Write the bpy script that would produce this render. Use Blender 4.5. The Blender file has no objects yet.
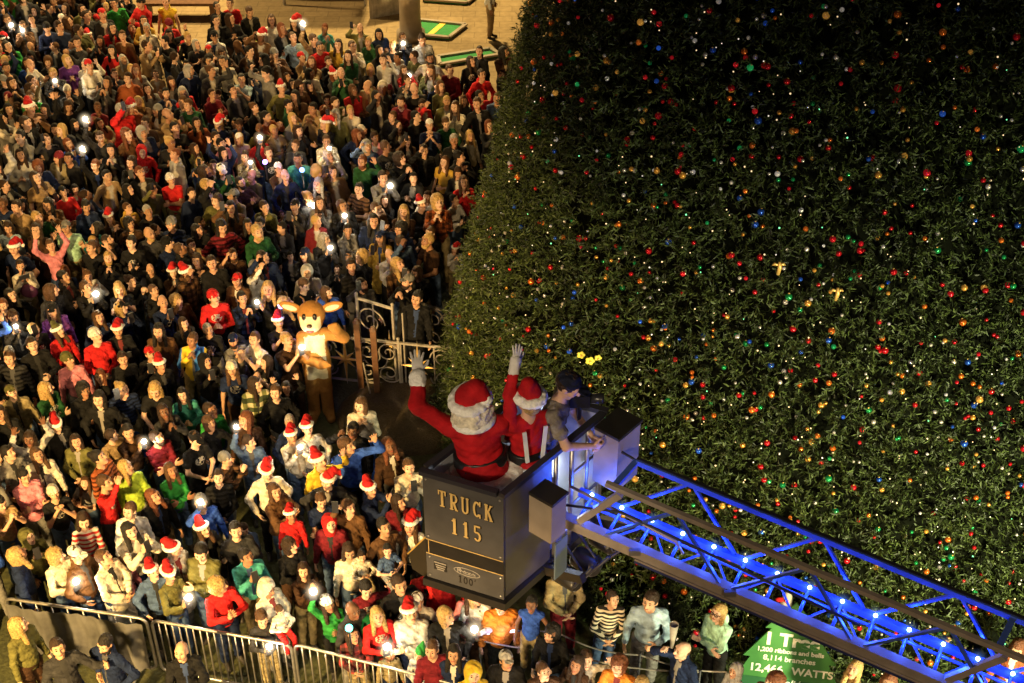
import bpy, math, random
import numpy as np
from mathutils import Vector, Matrix

random.seed(7)
RNG = np.random.default_rng(11)
PI = math.pi
scene = bpy.context.scene
COL = scene.collection
f32 = np.float32

# ------------------------------------------------------------------ camera
PITCH = math.radians(37.0)
CAM_H = 14.5
FPX = 1420.0
SN, CS = math.sin(PITCH), math.cos(PITCH)
cam_d = bpy.data.cameras.new('camera')
cam_d.sensor_width = 36.0
cam_d.lens = FPX / 1024 * 36.0
cam_d.clip_start = 0.1
cam_d.clip_end = 2000
cam = bpy.data.objects.new('camera', cam_d)
cam.location = (0, 0, CAM_H)
cam.rotation_euler = (PI / 2 - PITCH, 0, 0)
COL.objects.link(cam)
scene.camera = cam


def site(x, y, z):
    """survey helper: where a sight line from the photographer's balcony meets height z"""
    u = (x - 512) / FPX
    v = (y - 341.5) / FPX
    t = (CAM_H - z) / (SN + v * CS)
    return Vector((u * t, t * (CS - v * SN), z))


def sight(p):
    d = CAM_H - p[2]
    t = p[1] * CS + d * SN
    return 512 + FPX * p[0] / t, 341.5 + FPX * (d * CS - p[1] * SN) / t, t


# ------------------------------------------------------------------ materials
def new_mat(name):
    m = bpy.data.materials.new(name)
    m.use_nodes = True
    nt = m.node_tree
    b = nt.nodes['Principled BSDF']
    return m, nt, b


def mat(name, col, rough=0.6, metal=0.0, emit=0.0, emit_col=None, noise=0.0, nscale=8.0, bump=0.0, bscale=20.0, spec=0.5):
    m, nt, b = new_mat(name)
    b.inputs['Roughness'].default_value = rough
    b.inputs['Metallic'].default_value = metal
    b.inputs['Specular IOR Level'].default_value = spec
    c = (*col, 1)
    b.inputs['Base Color'].default_value = c
    if emit:
        b.inputs['Emission Color'].default_value = (*(emit_col or col), 1)
        b.inputs['Emission Strength'].default_value = emit
    if noise or bump:
        tc = nt.nodes.new('ShaderNodeTexCoord')
    if noise:
        n = nt.nodes.new('ShaderNodeTexNoise')
        n.inputs['Scale'].default_value = nscale
        n.inputs['Detail'].default_value = 6
        r = nt.nodes.new('ShaderNodeMapRange')
        r.inputs['From Min'].default_value = 0.3
        r.inputs['From Max'].default_value = 0.7
        r.inputs['To Min'].default_value = 1 - noise
        r.inputs['To Max'].default_value = 1 + noise
        mx = nt.nodes.new('ShaderNodeMix')
        mx.data_type = 'RGBA'
        mx.blend_type = 'MULTIPLY'
        mx.inputs['Factor'].default_value = 1
        mx.inputs['A'].default_value = c
        nt.links.new(tc.outputs['Object'], n.inputs['Vector'])
        nt.links.new(n.outputs['Fac'], r.inputs['Value'])
        nt.links.new(r.outputs['Result'], mx.inputs['B'])
        nt.links.new(mx.outputs['Result'], b.inputs['Base Color'])
    if bump:
        n2 = nt.nodes.new('ShaderNodeTexNoise')
        n2.inputs['Scale'].default_value = bscale
        n2.inputs['Detail'].default_value = 5
        bp = nt.nodes.new('ShaderNodeBump')
        bp.inputs['Strength'].default_value = bump
        bp.inputs['Distance'].default_value = 0.02
        nt.links.new(tc.outputs['Object'], n2.inputs['Vector'])
        nt.links.new(n2.outputs['Fac'], bp.inputs['Height'])
        nt.links.new(bp.outputs['Normal'], b.inputs['Normal'])
    return m


def obj_colour_mat(name, rough, bump, bscale, lo, hi, nscale, attr=None, spec=0.3, sub=0.0):
    """colour comes from the object's own colour (or a colour attribute), broken up by noise and folds"""
    m, nt, b = new_mat(name)
    b.inputs['Roughness'].default_value = rough
    b.inputs['Specular IOR Level'].default_value = spec
    if attr:
        oi = nt.nodes.new('ShaderNodeAttribute')
        oi.attribute_name = attr
    else:
        oi = nt.nodes.new('ShaderNodeObjectInfo')
    tc = nt.nodes.new('ShaderNodeTexCoord')
    n = nt.nodes.new('ShaderNodeTexNoise')
    n.inputs['Scale'].default_value = nscale
    n.inputs['Detail'].default_value = 4
    r = nt.nodes.new('ShaderNodeMapRange')
    r.inputs['From Min'].default_value = 0.3
    r.inputs['From Max'].default_value = 0.7
    r.inputs['To Min'].default_value = lo
    r.inputs['To Max'].default_value = hi
    mx = nt.nodes.new('ShaderNodeMix')
    mx.data_type = 'RGBA'
    mx.blend_type = 'MULTIPLY'
    mx.inputs['Factor'].default_value = 1
    nt.links.new(tc.outputs['Object'], n.inputs['Vector'])
    nt.links.new(n.outputs['Fac'], r.inputs['Value'])
    nt.links.new(oi.outputs['Color'], mx.inputs['A'])
    nt.links.new(r.outputs['Result'], mx.inputs['B'])
    nt.links.new(mx.outputs['Result'], b.inputs['Base Color'])
    if bscale < 20:      # cloth: streaky folds rather than round lumps
        n2 = nt.nodes.new('ShaderNodeTexWave')
        n2.bands_direction = 'DIAGONAL'
        n2.inputs['Scale'].default_value = bscale * .28
        n2.inputs['Distortion'].default_value = 9
        n2.inputs['Detail'].default_value = 3
        n2.inputs['Detail Scale'].default_value = 1.6
    else:
        n2 = nt.nodes.new('ShaderNodeTexNoise')
        n2.inputs['Scale'].default_value = bscale
        n2.inputs['Detail'].default_value = 3
    bp = nt.nodes.new('ShaderNodeBump')
    bp.inputs['Strength'].default_value = bump * (.5 if bscale < 20 else 1)
    bp.inputs['Distance'].default_value = 0.025
    nt.links.new(tc.outputs['Object'], n2.inputs['Vector'])
    nt.links.new(n2.outputs['Fac'], bp.inputs['Height'])
    nt.links.new(bp.outputs['Normal'], b.inputs['Normal'])
    return m


M = {}
M['skin'] = obj_colour_mat('skin', 0.5, 0.1, 40, 0.88, 1.12, 14)
M['cloth'] = obj_colour_mat('cloth', 0.85, 1.0, 15, 0.6, 1.35, 9, spec=0.15)
M['hair'] = obj_colour_mat('hair', 0.55, 0.9, 55, 0.55, 1.4, 40, spec=0.35)
M['crowd'] = obj_colour_mat('crowd_cloth', 0.8, 0.6, 13, 0.75, 1.25, 7, attr='col', spec=0.2)
M['eye'] = mat('eye', (0.015, 0.01, 0.008), 0.25)
M['eye_white'] = mat('eye_white', (0.30, 0.24, 0.20), 0.35)
M['lip'] = mat('lip', (0.30, 0.07, 0.06), 0.45)
M['shirt'] = mat('inner_shirt', (0.45, 0.42, 0.38), 0.85, noise=0.2)
_nt = M['shirt'].node_tree
_oi = _nt.nodes.new('ShaderNodeObjectInfo')
_cr = _nt.nodes.new('ShaderNodeValToRGB')
_cr.color_ramp.interpolation = 'CONSTANT'
_cr.color_ramp.elements[0].color = (.012, .012, .013, 1)
_cr.color_ramp.elements[1].position = .9
_cr.color_ramp.elements[1].color = (.5, .46, .40, 1)
for _p, _c in ((.28, (.05, .05, .055)), (.45, (.16, .02, .02)), (.55, (.22, .2, .18)), (.68, (.02, .04, .12)), (.78, (.35, .27, .18))):
    _e = _cr.color_ramp.elements.new(_p)
    _e.color = (*_c, 1)
_nt.links.new(_oi.outputs['Random'], _cr.inputs['Fac'])
_nt.links.new(_cr.outputs['Color'], _nt.nodes['Principled BSDF'].inputs['Base Color'])
M['shoe'] = mat('shoe', (0.03, 0.025, 0.022), 0.6, noise=0.3)
M['fur'] = mat('white_fur', (0.88, 0.85, 0.80), 0.95, noise=0.1, nscale=60, bump=0.5, bscale=70, spec=0.1)
M['curls'] = mat('white_curls', (0.74, 0.66, 0.52), 0.8, noise=0.3, nscale=30, bump=0.9, bscale=45)
M['red_velvet'] = mat('red_velvet', (0.42, 0.010, 0.014), 0.8, noise=0.3, nscale=10, bump=0.8, bscale=14, spec=0.15)
M['black_leather'] = mat('black_leather', (0.012, 0.012, 0.013), 0.35, noise=0.2)
M['phone'] = mat('phone_body', (0.02, 0.02, 0.025), 0.3)
M['screen'] = mat('phone_screen', (0.3, 0.4, 0.5), 0.2, emit=0.9, emit_col=(0.65, 0.75, 0.9))
M['flash'] = mat('phone_flash', (1, 0.95, 0.85), 0.3, emit=60, emit_col=(1.0, 0.88, 0.66))
M['steel'] = mat('galvanised_steel', (0.36, 0.345, 0.33), 0.38, metal=0.75, noise=0.2, nscale=12)
M['tarp'] = mat('grey_tarp', (0.10, 0.098, 0.096), 0.7, noise=0.35, nscale=4, bump=0.6, bscale=9)
M['iron_white'] = mat('white_iron', (0.32, 0.29, 0.25), 0.5, noise=0.3)
M['gold'] = mat('gold_leaf', (0.78, 0.50, 0.13), 0.35, metal=0.35, noise=0.2)
M['basket'] = mat('basket_grey', (0.105, 0.100, 0.098), 0.40, metal=0.3, noise=0.22, nscale=3.5)
M['basket_dark'] = mat('basket_black', (0.018, 0.016, 0.014), 0.4, noise=0.2)
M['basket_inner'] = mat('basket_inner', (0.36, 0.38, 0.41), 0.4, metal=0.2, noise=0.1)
M['beige'] = mat('beige_paint', (0.30, 0.24, 0.18), 0.45, noise=0.18, nscale=4)
M['rail_brown'] = mat('rail_aluminium', (0.42, 0.36, 0.31), 0.4, metal=0.4, noise=0.15)
M['rail_led_tint'] = mat('rail_blue_lit', (0.085, 0.16, 0.60), 0.33, metal=0.35, noise=0.2)  # the lamps' blue light is put into the rail colour
M['rail_navy'] = mat('rail_navy', (0.02, 0.03, 0.13), 0.4, noise=0.2)
M['rail_black'] = mat('rail_rubber', (0.02, 0.02, 0.03), 0.5)
M['led'] = mat('blue_led', (0.5, 0.7, 1), 0.3, emit=30, emit_col=(0.32, 0.55, 1.0))
M['tube_light'] = mat('light_tube', (0.8, 0.8, 1), 0.3, emit=4, emit_col=(0.75, 0.72, 1.0))
M['wood'] = mat('brown_wood', (0.13, 0.06, 0.028), 0.6, noise=0.3, nscale=9)


def pattern_cloth(name, fx, fz, dark):
    """the object's own colour broken by woven stripes (fz) or checks (fx and fz)"""
    m = obj_colour_mat(name, .85, 1.0, 15, .7, 1.3, 9, spec=.15)
    nt = m.node_tree
    b = nt.nodes['Principled BSDF']
    src = b.inputs['Base Color'].links[0].from_socket
    tc = [n for n in nt.nodes if n.type == 'TEX_COORD'][0]
    sp = nt.nodes.new('ShaderNodeSeparateXYZ')
    nt.links.new(tc.outputs['Object'], sp.inputs[0])
    for ax, f in ((0, fx), (2, fz)):
        if not f:
            continue
        mu = nt.nodes.new('ShaderNodeMath')
        mu.operation = 'MULTIPLY'
        mu.inputs[1].default_value = f
        fr = nt.nodes.new('ShaderNodeMath')
        fr.operation = 'FRACT'
        gt = nt.nodes.new('ShaderNodeMath')
        gt.operation = 'GREATER_THAN'
        gt.inputs[1].default_value = .55
        mx = nt.nodes.new('ShaderNodeMix')
        mx.data_type = 'RGBA'
        mx.blend_type = 'MULTIPLY'
        mx.inputs['B'].default_value = (dark, dark, dark, 1)
        nt.links.new(sp.outputs[ax], mu.inputs[0])
        nt.links.new(mu.outputs[0], fr.inputs[0])
        nt.links.new(fr.outputs[0], gt.inputs[0])
        nt.links.new(gt.outputs[0], mx.inputs['Factor'])
        nt.links.new(src, mx.inputs['A'])
        src = mx.outputs['Result']
    nt.links.new(src, b.inputs['Base Color'])
    return m


def print_cloth(name):
    """plain cloth with a pale print on the chest"""
    m = obj_colour_mat(name, .85, 1.0, 15, .6, 1.35, 9, spec=.15)
    nt = m.node_tree
    b = nt.nodes['Principled BSDF']
    src = b.inputs['Base Color'].links[0].from_socket
    tc = [n for n in nt.nodes if n.type == 'TEX_COORD'][0]
    mp = nt.nodes.new('ShaderNodeMapping')
    mp.inputs['Location'].default_value = (0, .14, -1.27)
    ln = nt.nodes.new('ShaderNodeVectorMath')
    ln.operation = 'MULTIPLY'
    ln.inputs[1].default_value = (10.5, 6, 13)
    l2 = nt.nodes.new('ShaderNodeVectorMath')
    l2.operation = 'LENGTH'
    lt = nt.nodes.new('ShaderNodeMath')
    lt.operation = 'LESS_THAN'
    lt.inputs[1].default_value = 1.0
    nz = nt.nodes.new('ShaderNodeTexNoise')
    nz.inputs['Scale'].default_value = 34
    g = nt.nodes.new('ShaderNodeMath')
    g.operation = 'GREATER_THAN'
    g.inputs[1].default_value = .5
    mu = nt.nodes.new('ShaderNodeMath')
    mu.operation = 'MULTIPLY'
    mx = nt.nodes.new('ShaderNodeMix')
    mx.data_type = 'RGBA'
    mx.inputs['B'].default_value = (.55, .5, .42, 1)
    L = nt.links.new
    L(tc.outputs['Object'], mp.inputs['Vector'])
    L(mp.outputs['Vector'], ln.inputs[0])
    L(ln.outputs['Vector'], l2.inputs[0])
    L(l2.outputs['Value'], lt.inputs[0])
    L(tc.outputs['Object'], nz.inputs['Vector'])
    L(nz.outputs['Fac'], g.inputs[0])
    L(lt.outputs[0], mu.inputs[0])
    L(g.outputs[0], mu.inputs[1])
    L(mu.outputs[0], mx.inputs['Factor'])
    L(src, mx.inputs['A'])
    L(mx.outputs['Result'], b.inputs['Base Color'])
    return m


M['striped'] = pattern_cloth('striped_cloth', 0, 14, .25)
M['checked'] = pattern_cloth('checked_cloth', 9, 9, .35)
M['printed'] = print_cloth('printed_cloth')


# ------------------------------------------------------------------ mesh building
def mesh_from(name, parts, mats, smooth=True, colours=None):
    """parts: list of (V, F, material index); F holds quads (n x 4) or a list of polygons"""
    V = np.concatenate([np.asarray(p[0], f32).reshape(-1, 3) for p in parts])
    loops, tot, mi = [], [], []
    off = 0
    for v, f, k in parts:
        if isinstance(f, np.ndarray):
            loops.append((f + off).ravel())
            tot.append(np.full(len(f), f.shape[1]))
            mi.append(np.full(len(f), k) if np.isscalar(k) else np.asarray(k))
        else:
            for q in f:
                loops.append(np.asarray(q) + off)
            tot.append(np.array([len(q) for q in f], int))
            mi.append(np.full(len(f), k))
        off += len(np.asarray(v).reshape(-1, 3))
    loops = np.concatenate(loops).astype(np.int32)
    tot = np.concatenate(tot).astype(np.int32)
    mi = np.concatenate(mi).astype(np.int32)
    start = np.concatenate([[0], np.cumsum(tot)[:-1]]).astype(np.int32)
    me = bpy.data.meshes.new(name)
    me.vertices.add(len(V))
    me.vertices.foreach_set('co', V.ravel())
    me.loops.add(len(loops))
    me.loops.foreach_set('vertex_index', loops)
    me.polygons.add(len(tot))
    me.polygons.foreach_set('loop_start', start)
    me.polygons.foreach_set('loop_total', tot)
    me.polygons.foreach_set('material_index', mi)
    me.polygons.foreach_set('use_smooth', np.full(len(tot), smooth))
    for m in mats:
        me.materials.append(m)
    if colours is not None:
        a = me.attributes.new('col', 'FLOAT_COLOR', 'POINT')
        a.data.foreach_set('color', np.asarray(colours, f32).ravel())
    me.update(calc_edges=True)
    return me


class MB:
    """collects boxes, tubes and polygons for one mesh"""

    def __init__(s):
        s.parts = []

    def add(s, V, F, k=0):
        s.parts.append((np.asarray(V, f32), F, k))
        return s

    def box(s, c, d, k=0, R=None):
        x, y, z = d[0] / 2, d[1] / 2, d[2] / 2
        v = np.array([(-x, -y, -z), (x, -y, -z), (x, y, -z), (-x, y, -z), (-x, -y, z), (x, -y, z), (x, y, z), (-x, y, z)], float)
        if R is not None:
            v = v @ np.array(R.to_3x3()).T
        v = v + np.array(c)
        return s.add(v, np.array([(0, 3, 2, 1), (4, 5, 6, 7), (0, 1, 5, 4), (1, 2, 6, 5), (2, 3, 7, 6), (3, 0, 4, 7)]), k)

    def prism(s, poly, z0, z1, k=0):
        n = len(poly)
        v = [(p[0], p[1], z0) for p in poly] + [(p[0], p[1], z1) for p in poly]
        F = [tuple(range(n - 1, -1, -1)), tuple(range(n, 2 * n))] + [(i, (i + 1) % n, (i + 1) % n + n, i + n) for i in range(n)]
        return s.add(v, F, k)

    def hexa(s, v8, k=0):
        return s.add(v8, np.array([(0, 3, 2, 1), (4, 5, 6, 7), (0, 1, 5, 4), (1, 2, 6, 5), (2, 3, 7, 6), (3, 0, 4, 7)]), k)

    def bar(s, a, b, w, h, k=0, up=(0, 0, 1)):
        """rectangular bar from a to b: w across, h along 'up'"""
        a, b = Vector(a), Vector(b)
        d = (b - a).normalized()
        u = Vector(up)
        u = (u - d * u.dot(d)).normalized()
        n = d.cross(u)
        v = []
        for p in (a, b):
            for sx, sy in ((-1, -1), (1, -1), (1, 1), (-1, 1)):
                v.append(p + n * (sx * w / 2) + u * (sy * h / 2))
        return s.hexa([tuple(q) for q in v], k)

    def tube(s, pts, r, k=0, n=8, closed=False):
        pts = [Vector(p) for p in pts]
        m = len(pts)
        rs = r if hasattr(r, '__len__') else [r] * m
        v, F = [], []
        prev = None
        for i, p in enumerate(pts):
            if closed:
                d = pts[(i + 1) % m] - pts[i - 1]
            else:
                d = pts[min(i + 1, m - 1)] - pts[max(i - 1, 0)]
            d.normalize()
            if prev is None:
                ref = Vector((0, 0, 1)) if abs(d.z) < 0.9 else Vector((1, 0, 0))
                u = d.cross(ref).normalized()
            else:
                u = (prev - d * prev.dot(d))
                u = u.normalized() if u.length > 1e-6 else d.orthogonal().normalized()
            prev = u
            w = d.cross(u)
            for j in range(n):
                a = 2 * PI * j / n
                v.append(p + u * (math.cos(a) * rs[i]) + w * (math.sin(a) * rs[i]))
        for i in range(m if closed else m - 1):
            for j in range(n):
                i2 = (i + 1) % m
                F.append((i * n + j, i * n + (j + 1) % n, i2 * n + (j + 1) % n, i2 * n + j))
        if not closed:
            F.append(tuple(range(n - 1, -1, -1)))
            F.append(tuple((m - 1) * n + j for j in range(n)))
        return s.add([tuple(q) for q in v], F, k)

    def lathe(s, prof, c=(0, 0, 0), k=0, n=16, R=None):
        v, F = [], []
        for r, z in prof:
            for j in range(n):
                a = 2 * PI * j / n
                v.append((r * math.cos(a), r * math.sin(a), z))
        v = np.array(v)
        if R is not None:
            v = v @ np.array(R.to_3x3()).T
        v = v + np.array(c)
        m = len(prof)
        for i in range(m - 1):
            for j in range(n):
                F.append((i * n + j, i * n + (j + 1) % n, (i + 1) * n + (j + 1) % n, (i + 1) * n + j))
        F.append(tuple(range(n - 1, -1, -1)))
        F.append(tuple((m - 1) * n + j for j in range(n)))
        return s.add(v, F, k)

    def ball(s, c, r, k=0, n=12):
        rr = r if hasattr(r, '__len__') else (r, r, r)
        prof = [(max(math.sin(PI * i / 8), 0.02), -math.cos(PI * i / 8)) for i in range(9)]
        m = MB().lathe(prof, n=n)
        v = m.parts[0][0] * np.array(rr) + np.array(c)
        return s.add(v, m.parts[0][1], k)

    def strip(s, pts, w, k=0):
        """flat ribbon in its own (x, z) plane facing -y, a hair proud of the last ribbon"""
        pts = [Vector((p[0], 0, p[1])) for p in pts]
        s.depth = getattr(s, 'depth', 0.0) + 0.0004
        v, F = [], []
        m = len(pts)
        for i, p in enumerate(pts):
            d = (pts[min(i + 1, m - 1)] - pts[max(i - 1, 0)]).normalized()
            nrm = Vector((-d.z, 0, d.x))
            sc = 1.0
            if 0 < i < m - 1:
                d1 = (pts[i] - pts[i - 1]).normalized()
                c_ = max(0.5, d.dot(d1))
                sc = 1 / c_
            for q in (p + nrm * w / 2 * sc, p - nrm * w / 2 * sc):
                v.append((q.x, -s.depth, q.z))
        for i in range(m - 1):
            F.append((2 * i, 2 * i + 1, 2 * i + 3, 2 * i + 2))
        return s.add(v, F, k)

    def mesh(s, name, mats, smooth=False):
        return mesh_from(name, s.parts, mats if isinstance(mats, (list, tuple)) else [mats], smooth)

    def obj(s, name, mats, parent=None, smooth=False):
        return link(name, s.mesh(name, mats, smooth), parent)


def link(name, me, parent=None, mtx=None, colour=None):
    o = bpy.data.objects.new(name, me)
    COL.objects.link(o)
    if parent is not None:
        o.parent = parent
    if mtx is not None:
        o.matrix_basis = mtx
    if colour is not None:
        o.color = (*colour, 1)
    return o


def tag(o, label=None, cat=None, group=None, kind=None):
    if label:
        o['label'] = label
    if cat:
        o['category'] = cat
    if group:
        o['group'] = group
    if kind:
        o['kind'] = kind
    return o


def thing(name, label, cat, loc=(0, 0, 0), rz=0, group=None):
    o = bpy.data.objects.new(name, None)
    o.empty_display_size = 0.2
    COL.objects.link(o)
    o.location = loc
    o.rotation_euler = (0, 0, rz)
    return tag(o, label, cat, group)


# ------------------------------------------------------------------ implicit shapes -> mesh (surface nets)
def cap(a, b, ra, rb):
    a, b = np.asarray(a, f32), np.asarray(b, f32)
    ba = b - a
    bb = max(float(ba @ ba), 1e-9)

    def g(X, Y, Z):
        x, y, z = X - a[0], Y - a[1], Z - a[2]
        t = np.clip((x * ba[0] + y * ba[1] + z * ba[2]) / bb, 0, 1)
        return np.sqrt((x - t * ba[0]) ** 2 + (y - t * ba[1]) ** 2 + (z - t * ba[2]) ** 2) - (ra + (rb - ra) * t)
    g.lo = np.minimum(a - ra, b - rb)
    g.hi = np.maximum(a + ra, b + rb)
    return g


def ell(c, r, R=None):
    c, r = np.asarray(c, f32), np.asarray(r, f32)
    m = float(r.min())
    Rt = None if R is None else np.array(R.to_3x3(), f32).T

    def g(X, Y, Z):
        x, y, z = X - c[0], Y - c[1], Z - c[2]
        if Rt is not None:
            x, y, z = (Rt[0, 0] * x + Rt[0, 1] * y + Rt[0, 2] * z, Rt[1, 0] * x + Rt[1, 1] * y + Rt[1, 2] * z, Rt[2, 0] * x + Rt[2, 1] * y + Rt[2, 2] * z)
        k = np.sqrt((x / r[0]) ** 2 + (y / r[1]) ** 2 + (z / r[2]) ** 2)
        return (k - 1) * m
    q = float(r.max()) if R is not None else r
    g.lo, g.hi = c - q, c + q
    return g


def smin(a, b, k):
    h = np.clip(0.5 + 0.5 * (b - a) / k, 0, 1)
    return b + (a - b) * h - k * h * (1 - h)


def union(prims, k):
    def g(X, Y, Z):
        d = prims[0](X, Y, Z)
        for p in prims[1:]:
            d = smin(d, p(X, Y, Z), k)
        return d
    g.lo = np.min([p.lo for p in prims], axis=0)
    g.hi = np.max([p.hi for p in prims], axis=0)
    return g


def surf(g, h, lo=None, hi=None):
    lo = np.asarray(g.lo if lo is None else lo, float) - 2.5 * h
    hi = np.asarray(g.hi if hi is None else hi, float) + 2.5 * h
    n = np.ceil((hi - lo) / h).astype(int) + 1
    ax = [(lo[i] + h * np.arange(n[i])).astype(f32) for i in range(3)]
    X, Y, Z = np.meshgrid(*ax, indexing='ij', sparse=True)
    D = np.broadcast_to(g(X, Y, Z), n).astype(f32)
    S = D < 0
    c = [slice(0, -1), slice(1, None)]
    cnt = np.zeros(n - 1, np.int8)
    for i in (0, 1):
        for j in (0, 1):
            for k in (0, 1):
                cnt += S[c[i], c[j], c[k]]
    act = (cnt > 0) & (cnt < 8)
    idx = np.full(n - 1, -1, np.int32)
    ids = np.argwhere(act)
    idx[act] = np.arange(len(ids))
    acc = np.zeros((len(ids), 3))
    num = np.zeros(len(ids))
    i0, j0, k0 = ids.T
    for axis in range(3):
        for p in (0, 1):
            for q in (0, 1):
                o = [0, 0, 0]
                other = [a for a in range(3) if a != axis]
                o[other[0]], o[other[1]] = p, q
                e = list(o)
                e[axis] = 1
                d0 = D[i0 + o[0], j0 + o[1], k0 + o[2]]
                d1 = D[i0 + e[0], j0 + e[1], k0 + e[2]]
                x = (d0 < 0) != (d1 < 0)
                t = np.where(x, d0 / np.where(x, d0 - d1, 1), 0)
                pt = np.array(o, float)[None].repeat(len(ids), 0)
                pt[:, axis] = t
                acc += pt * x[:, None]
                num += x
    V = lo + h * (ids + acc / num[:, None])
    F = []
    for axis in range(3):
        sl0 = [slice(None)] * 3
        sl1 = [slice(None)] * 3
        sl0[axis] = slice(0, -1)
        sl1[axis] = slice(1, None)
        a, b = S[tuple(sl0)], S[tuple(sl1)]
        e = np.argwhere(a != b)
        o1, o2 = [(1, 2), (2, 0), (0, 1)][axis]
        ok = (e[:, o1] > 0) & (e[:, o2] > 0) & (e[:, o1] < n[o1] - 1) & (e[:, o2] < n[o2] - 1)
        e = e[ok]
        inside = a[tuple(e.T)]
        q = []
        for d1, d2 in ((1, 1), (0, 1), (0, 0), (1, 0)):
            cc = e.copy()
            cc[:, o1] -= d1
            cc[:, o2] -= d2
            q.append(idx[tuple(cc.T)])
        q = np.stack(q, 1)
        F.append(np.where(inside[:, None], q, q[:, ::-1]))
    return V.astype(f32), np.concatenate(F)


def xf(V, Mx):
    A = np.array(Mx)
    return V @ A[:3, :3].T + A[:3, 3]


def sub(g, h):
    def r(X, Y, Z):
        return np.maximum(g(X, Y, Z), -h(X, Y, Z))
    r.lo, r.hi = g.lo, g.hi
    return r


def clip(g, fn):
    def r(X, Y, Z):
        return np.maximum(g(X, Y, Z), fn(X, Y, Z))
    r.lo, r.hi = g.lo, g.hi
    return r


def rough(g, amp, s):
    def r(X, Y, Z):
        return g(X, Y, Z) + amp * (np.sin(s * X + 2.1 * np.sin(s * .7 * Z)) * np.sin(s * Y + 1.3) * np.sin(s * .9 * Z + .5 * s * X))
    r.lo, r.hi = g.lo - amp, g.hi + amp
    return r
# ------------------------------------------------------------------ people
def ik(S, W, l1, l2, pole):
    S, W, pole = Vector(S), Vector(W), Vector(pole)
    d = W - S
    L = min(d.length, (l1 + l2) * 0.995)
    d.normalize()
    W = S + d * L
    a = (l1 * l1 - l2 * l2 + L * L) / (2 * L)
    hgt = math.sqrt(max(l1 * l1 - a * a, 1e-5))
    p = (pole - d * pole.dot(d))
    p = p.normalized() if p.length > 1e-5 else d.orthogonal().normalized()
    return S + d * a + p * hgt, W


# wrist of each arm (side +1 first), elbow direction, hand shape; 'legs' only where they differ from standing
POSES = {
    'relaxed': [((.27, -.06, .86), (.3, 1, 0), 'relax'), ((-.27, -.06, .86), (-.3, 1, 0), 'relax')],
    'filming': [((.055, -.34, 1.49), (.7, .2, -1), 'grip'), ((-.055, -.34, 1.49), (-.7, .2, -1), 'grip')],
    'raised_phone': [((.26, -.08, .87), (.3, 1, 0), 'relax'), ((-.14, -.28, 1.74), (-1, -.2, -.6), 'grip')],
    'high_torch': [((.10, -.27, 1.20), (.8, .3, -1), 'relax'), ((-.20, -.12, 1.93), (-1, -.3, 0), 'grip')],
    'both_up': [((.24, -.14, 1.90), (1, -.2, -.2), 'open'), ((-.24, -.14, 1.90), (-1, -.2, -.2), 'open')],
    'crossed': [((-.09, -.235, 1.19), (1, 0, -1), 'relax'), ((.10, -.215, 1.15), (-1, 0, -1), 'relax')],
    'clasped': [((.05, -.25, 1.04), (1, .4, -.4), 'relax'), ((-.05, -.25, 1.04), (-1, .4, -.4), 'relax')],
    'clapping': [((.045, -.31, 1.27), (1, .2, -.8), 'open'), ((-.045, -.31, 1.27), (-1, .2, -.8), 'open')],
    'pockets': [((.215, -.12, .96), (1, .8, 0), 'relax'), ((-.215, -.12, .96), (-1, .8, 0), 'relax')],
    'phone_low': [((.06, -.30, 1.20), (.9, .4, -.8), 'grip'), ((-.06, -.30, 1.20), (-.9, .4, -.8), 'grip')],
    'waving': [((.36, -.16, 1.72), (1, .1, -.8), 'open'), ((-.26, -.06, .87), (-.3, 1, 0), 'relax')],
    'leaning': [((.10, -.40, 1.08), (1, .2, -.3), 'relax'), ((-.10, -.41, 1.07), (-1, .2, -.3), 'relax')],
    'hips': [((.215, -.06, 1.0), (1, .5, 0), 'relax'), ((-.215, -.06, 1.0), (-1, .5, 0), 'relax')],
    'mouth': [((.055, -.20, 1.40), (.8, .1, -1), 'relax'), ((-.055, -.20, 1.40), (-.8, .1, -1), 'relax')],
    'one_low': [((.09, -.30, 1.18), (.8, .4, -.8), 'grip'), ((-.26, -.06, .87), (-.3, 1, 0), 'relax')],
    'sitting': [((.10, -.24, 1.20), (1, .4, -.6), 'relax'), ((-.12, -.24, 1.18), (-1, .4, -.6), 'relax')],
    'reaching': [((.45, -.30, 1.34), (.4, .2, -1), 'grip'), ((-.26, -.10, .90), (-.3, 1, 0), 'relax')],
}
HEADS = {'up': (13, 0), 'up_turn': (19, 24), 'turn': (8, -26), 'down': (-14, 6), 'side': (6, 52)}
SH, UP, FO = (.168, .005, 1.395), .285, .265


def arm(pose, i):
    s = 1 if i == 0 else -1
    w, pole, hand = POSES[pose][i]
    S = Vector((SH[0] * s, SH[1], SH[2] + (0.03 if w[2] > 1.6 else 0)))
    E, W = ik(S, w, UP, FO, pole)
    return S, E, W, hand


def legs(pose):
    out = []
    for s in (1, -1):
        if pose == 'sitting':
            out.append(((.09 * s, .0, .93), (.12 * s, -.40, .93), (.12 * s, -.42, .50), (.12 * s, -.50, .45)))
        else:
            out.append(((.088 * s, .0, .92), (.10 * s, -.015, .49), (.105 * s, .02, .075), (.125 * s, -.135, .035)))
    return out


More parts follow.
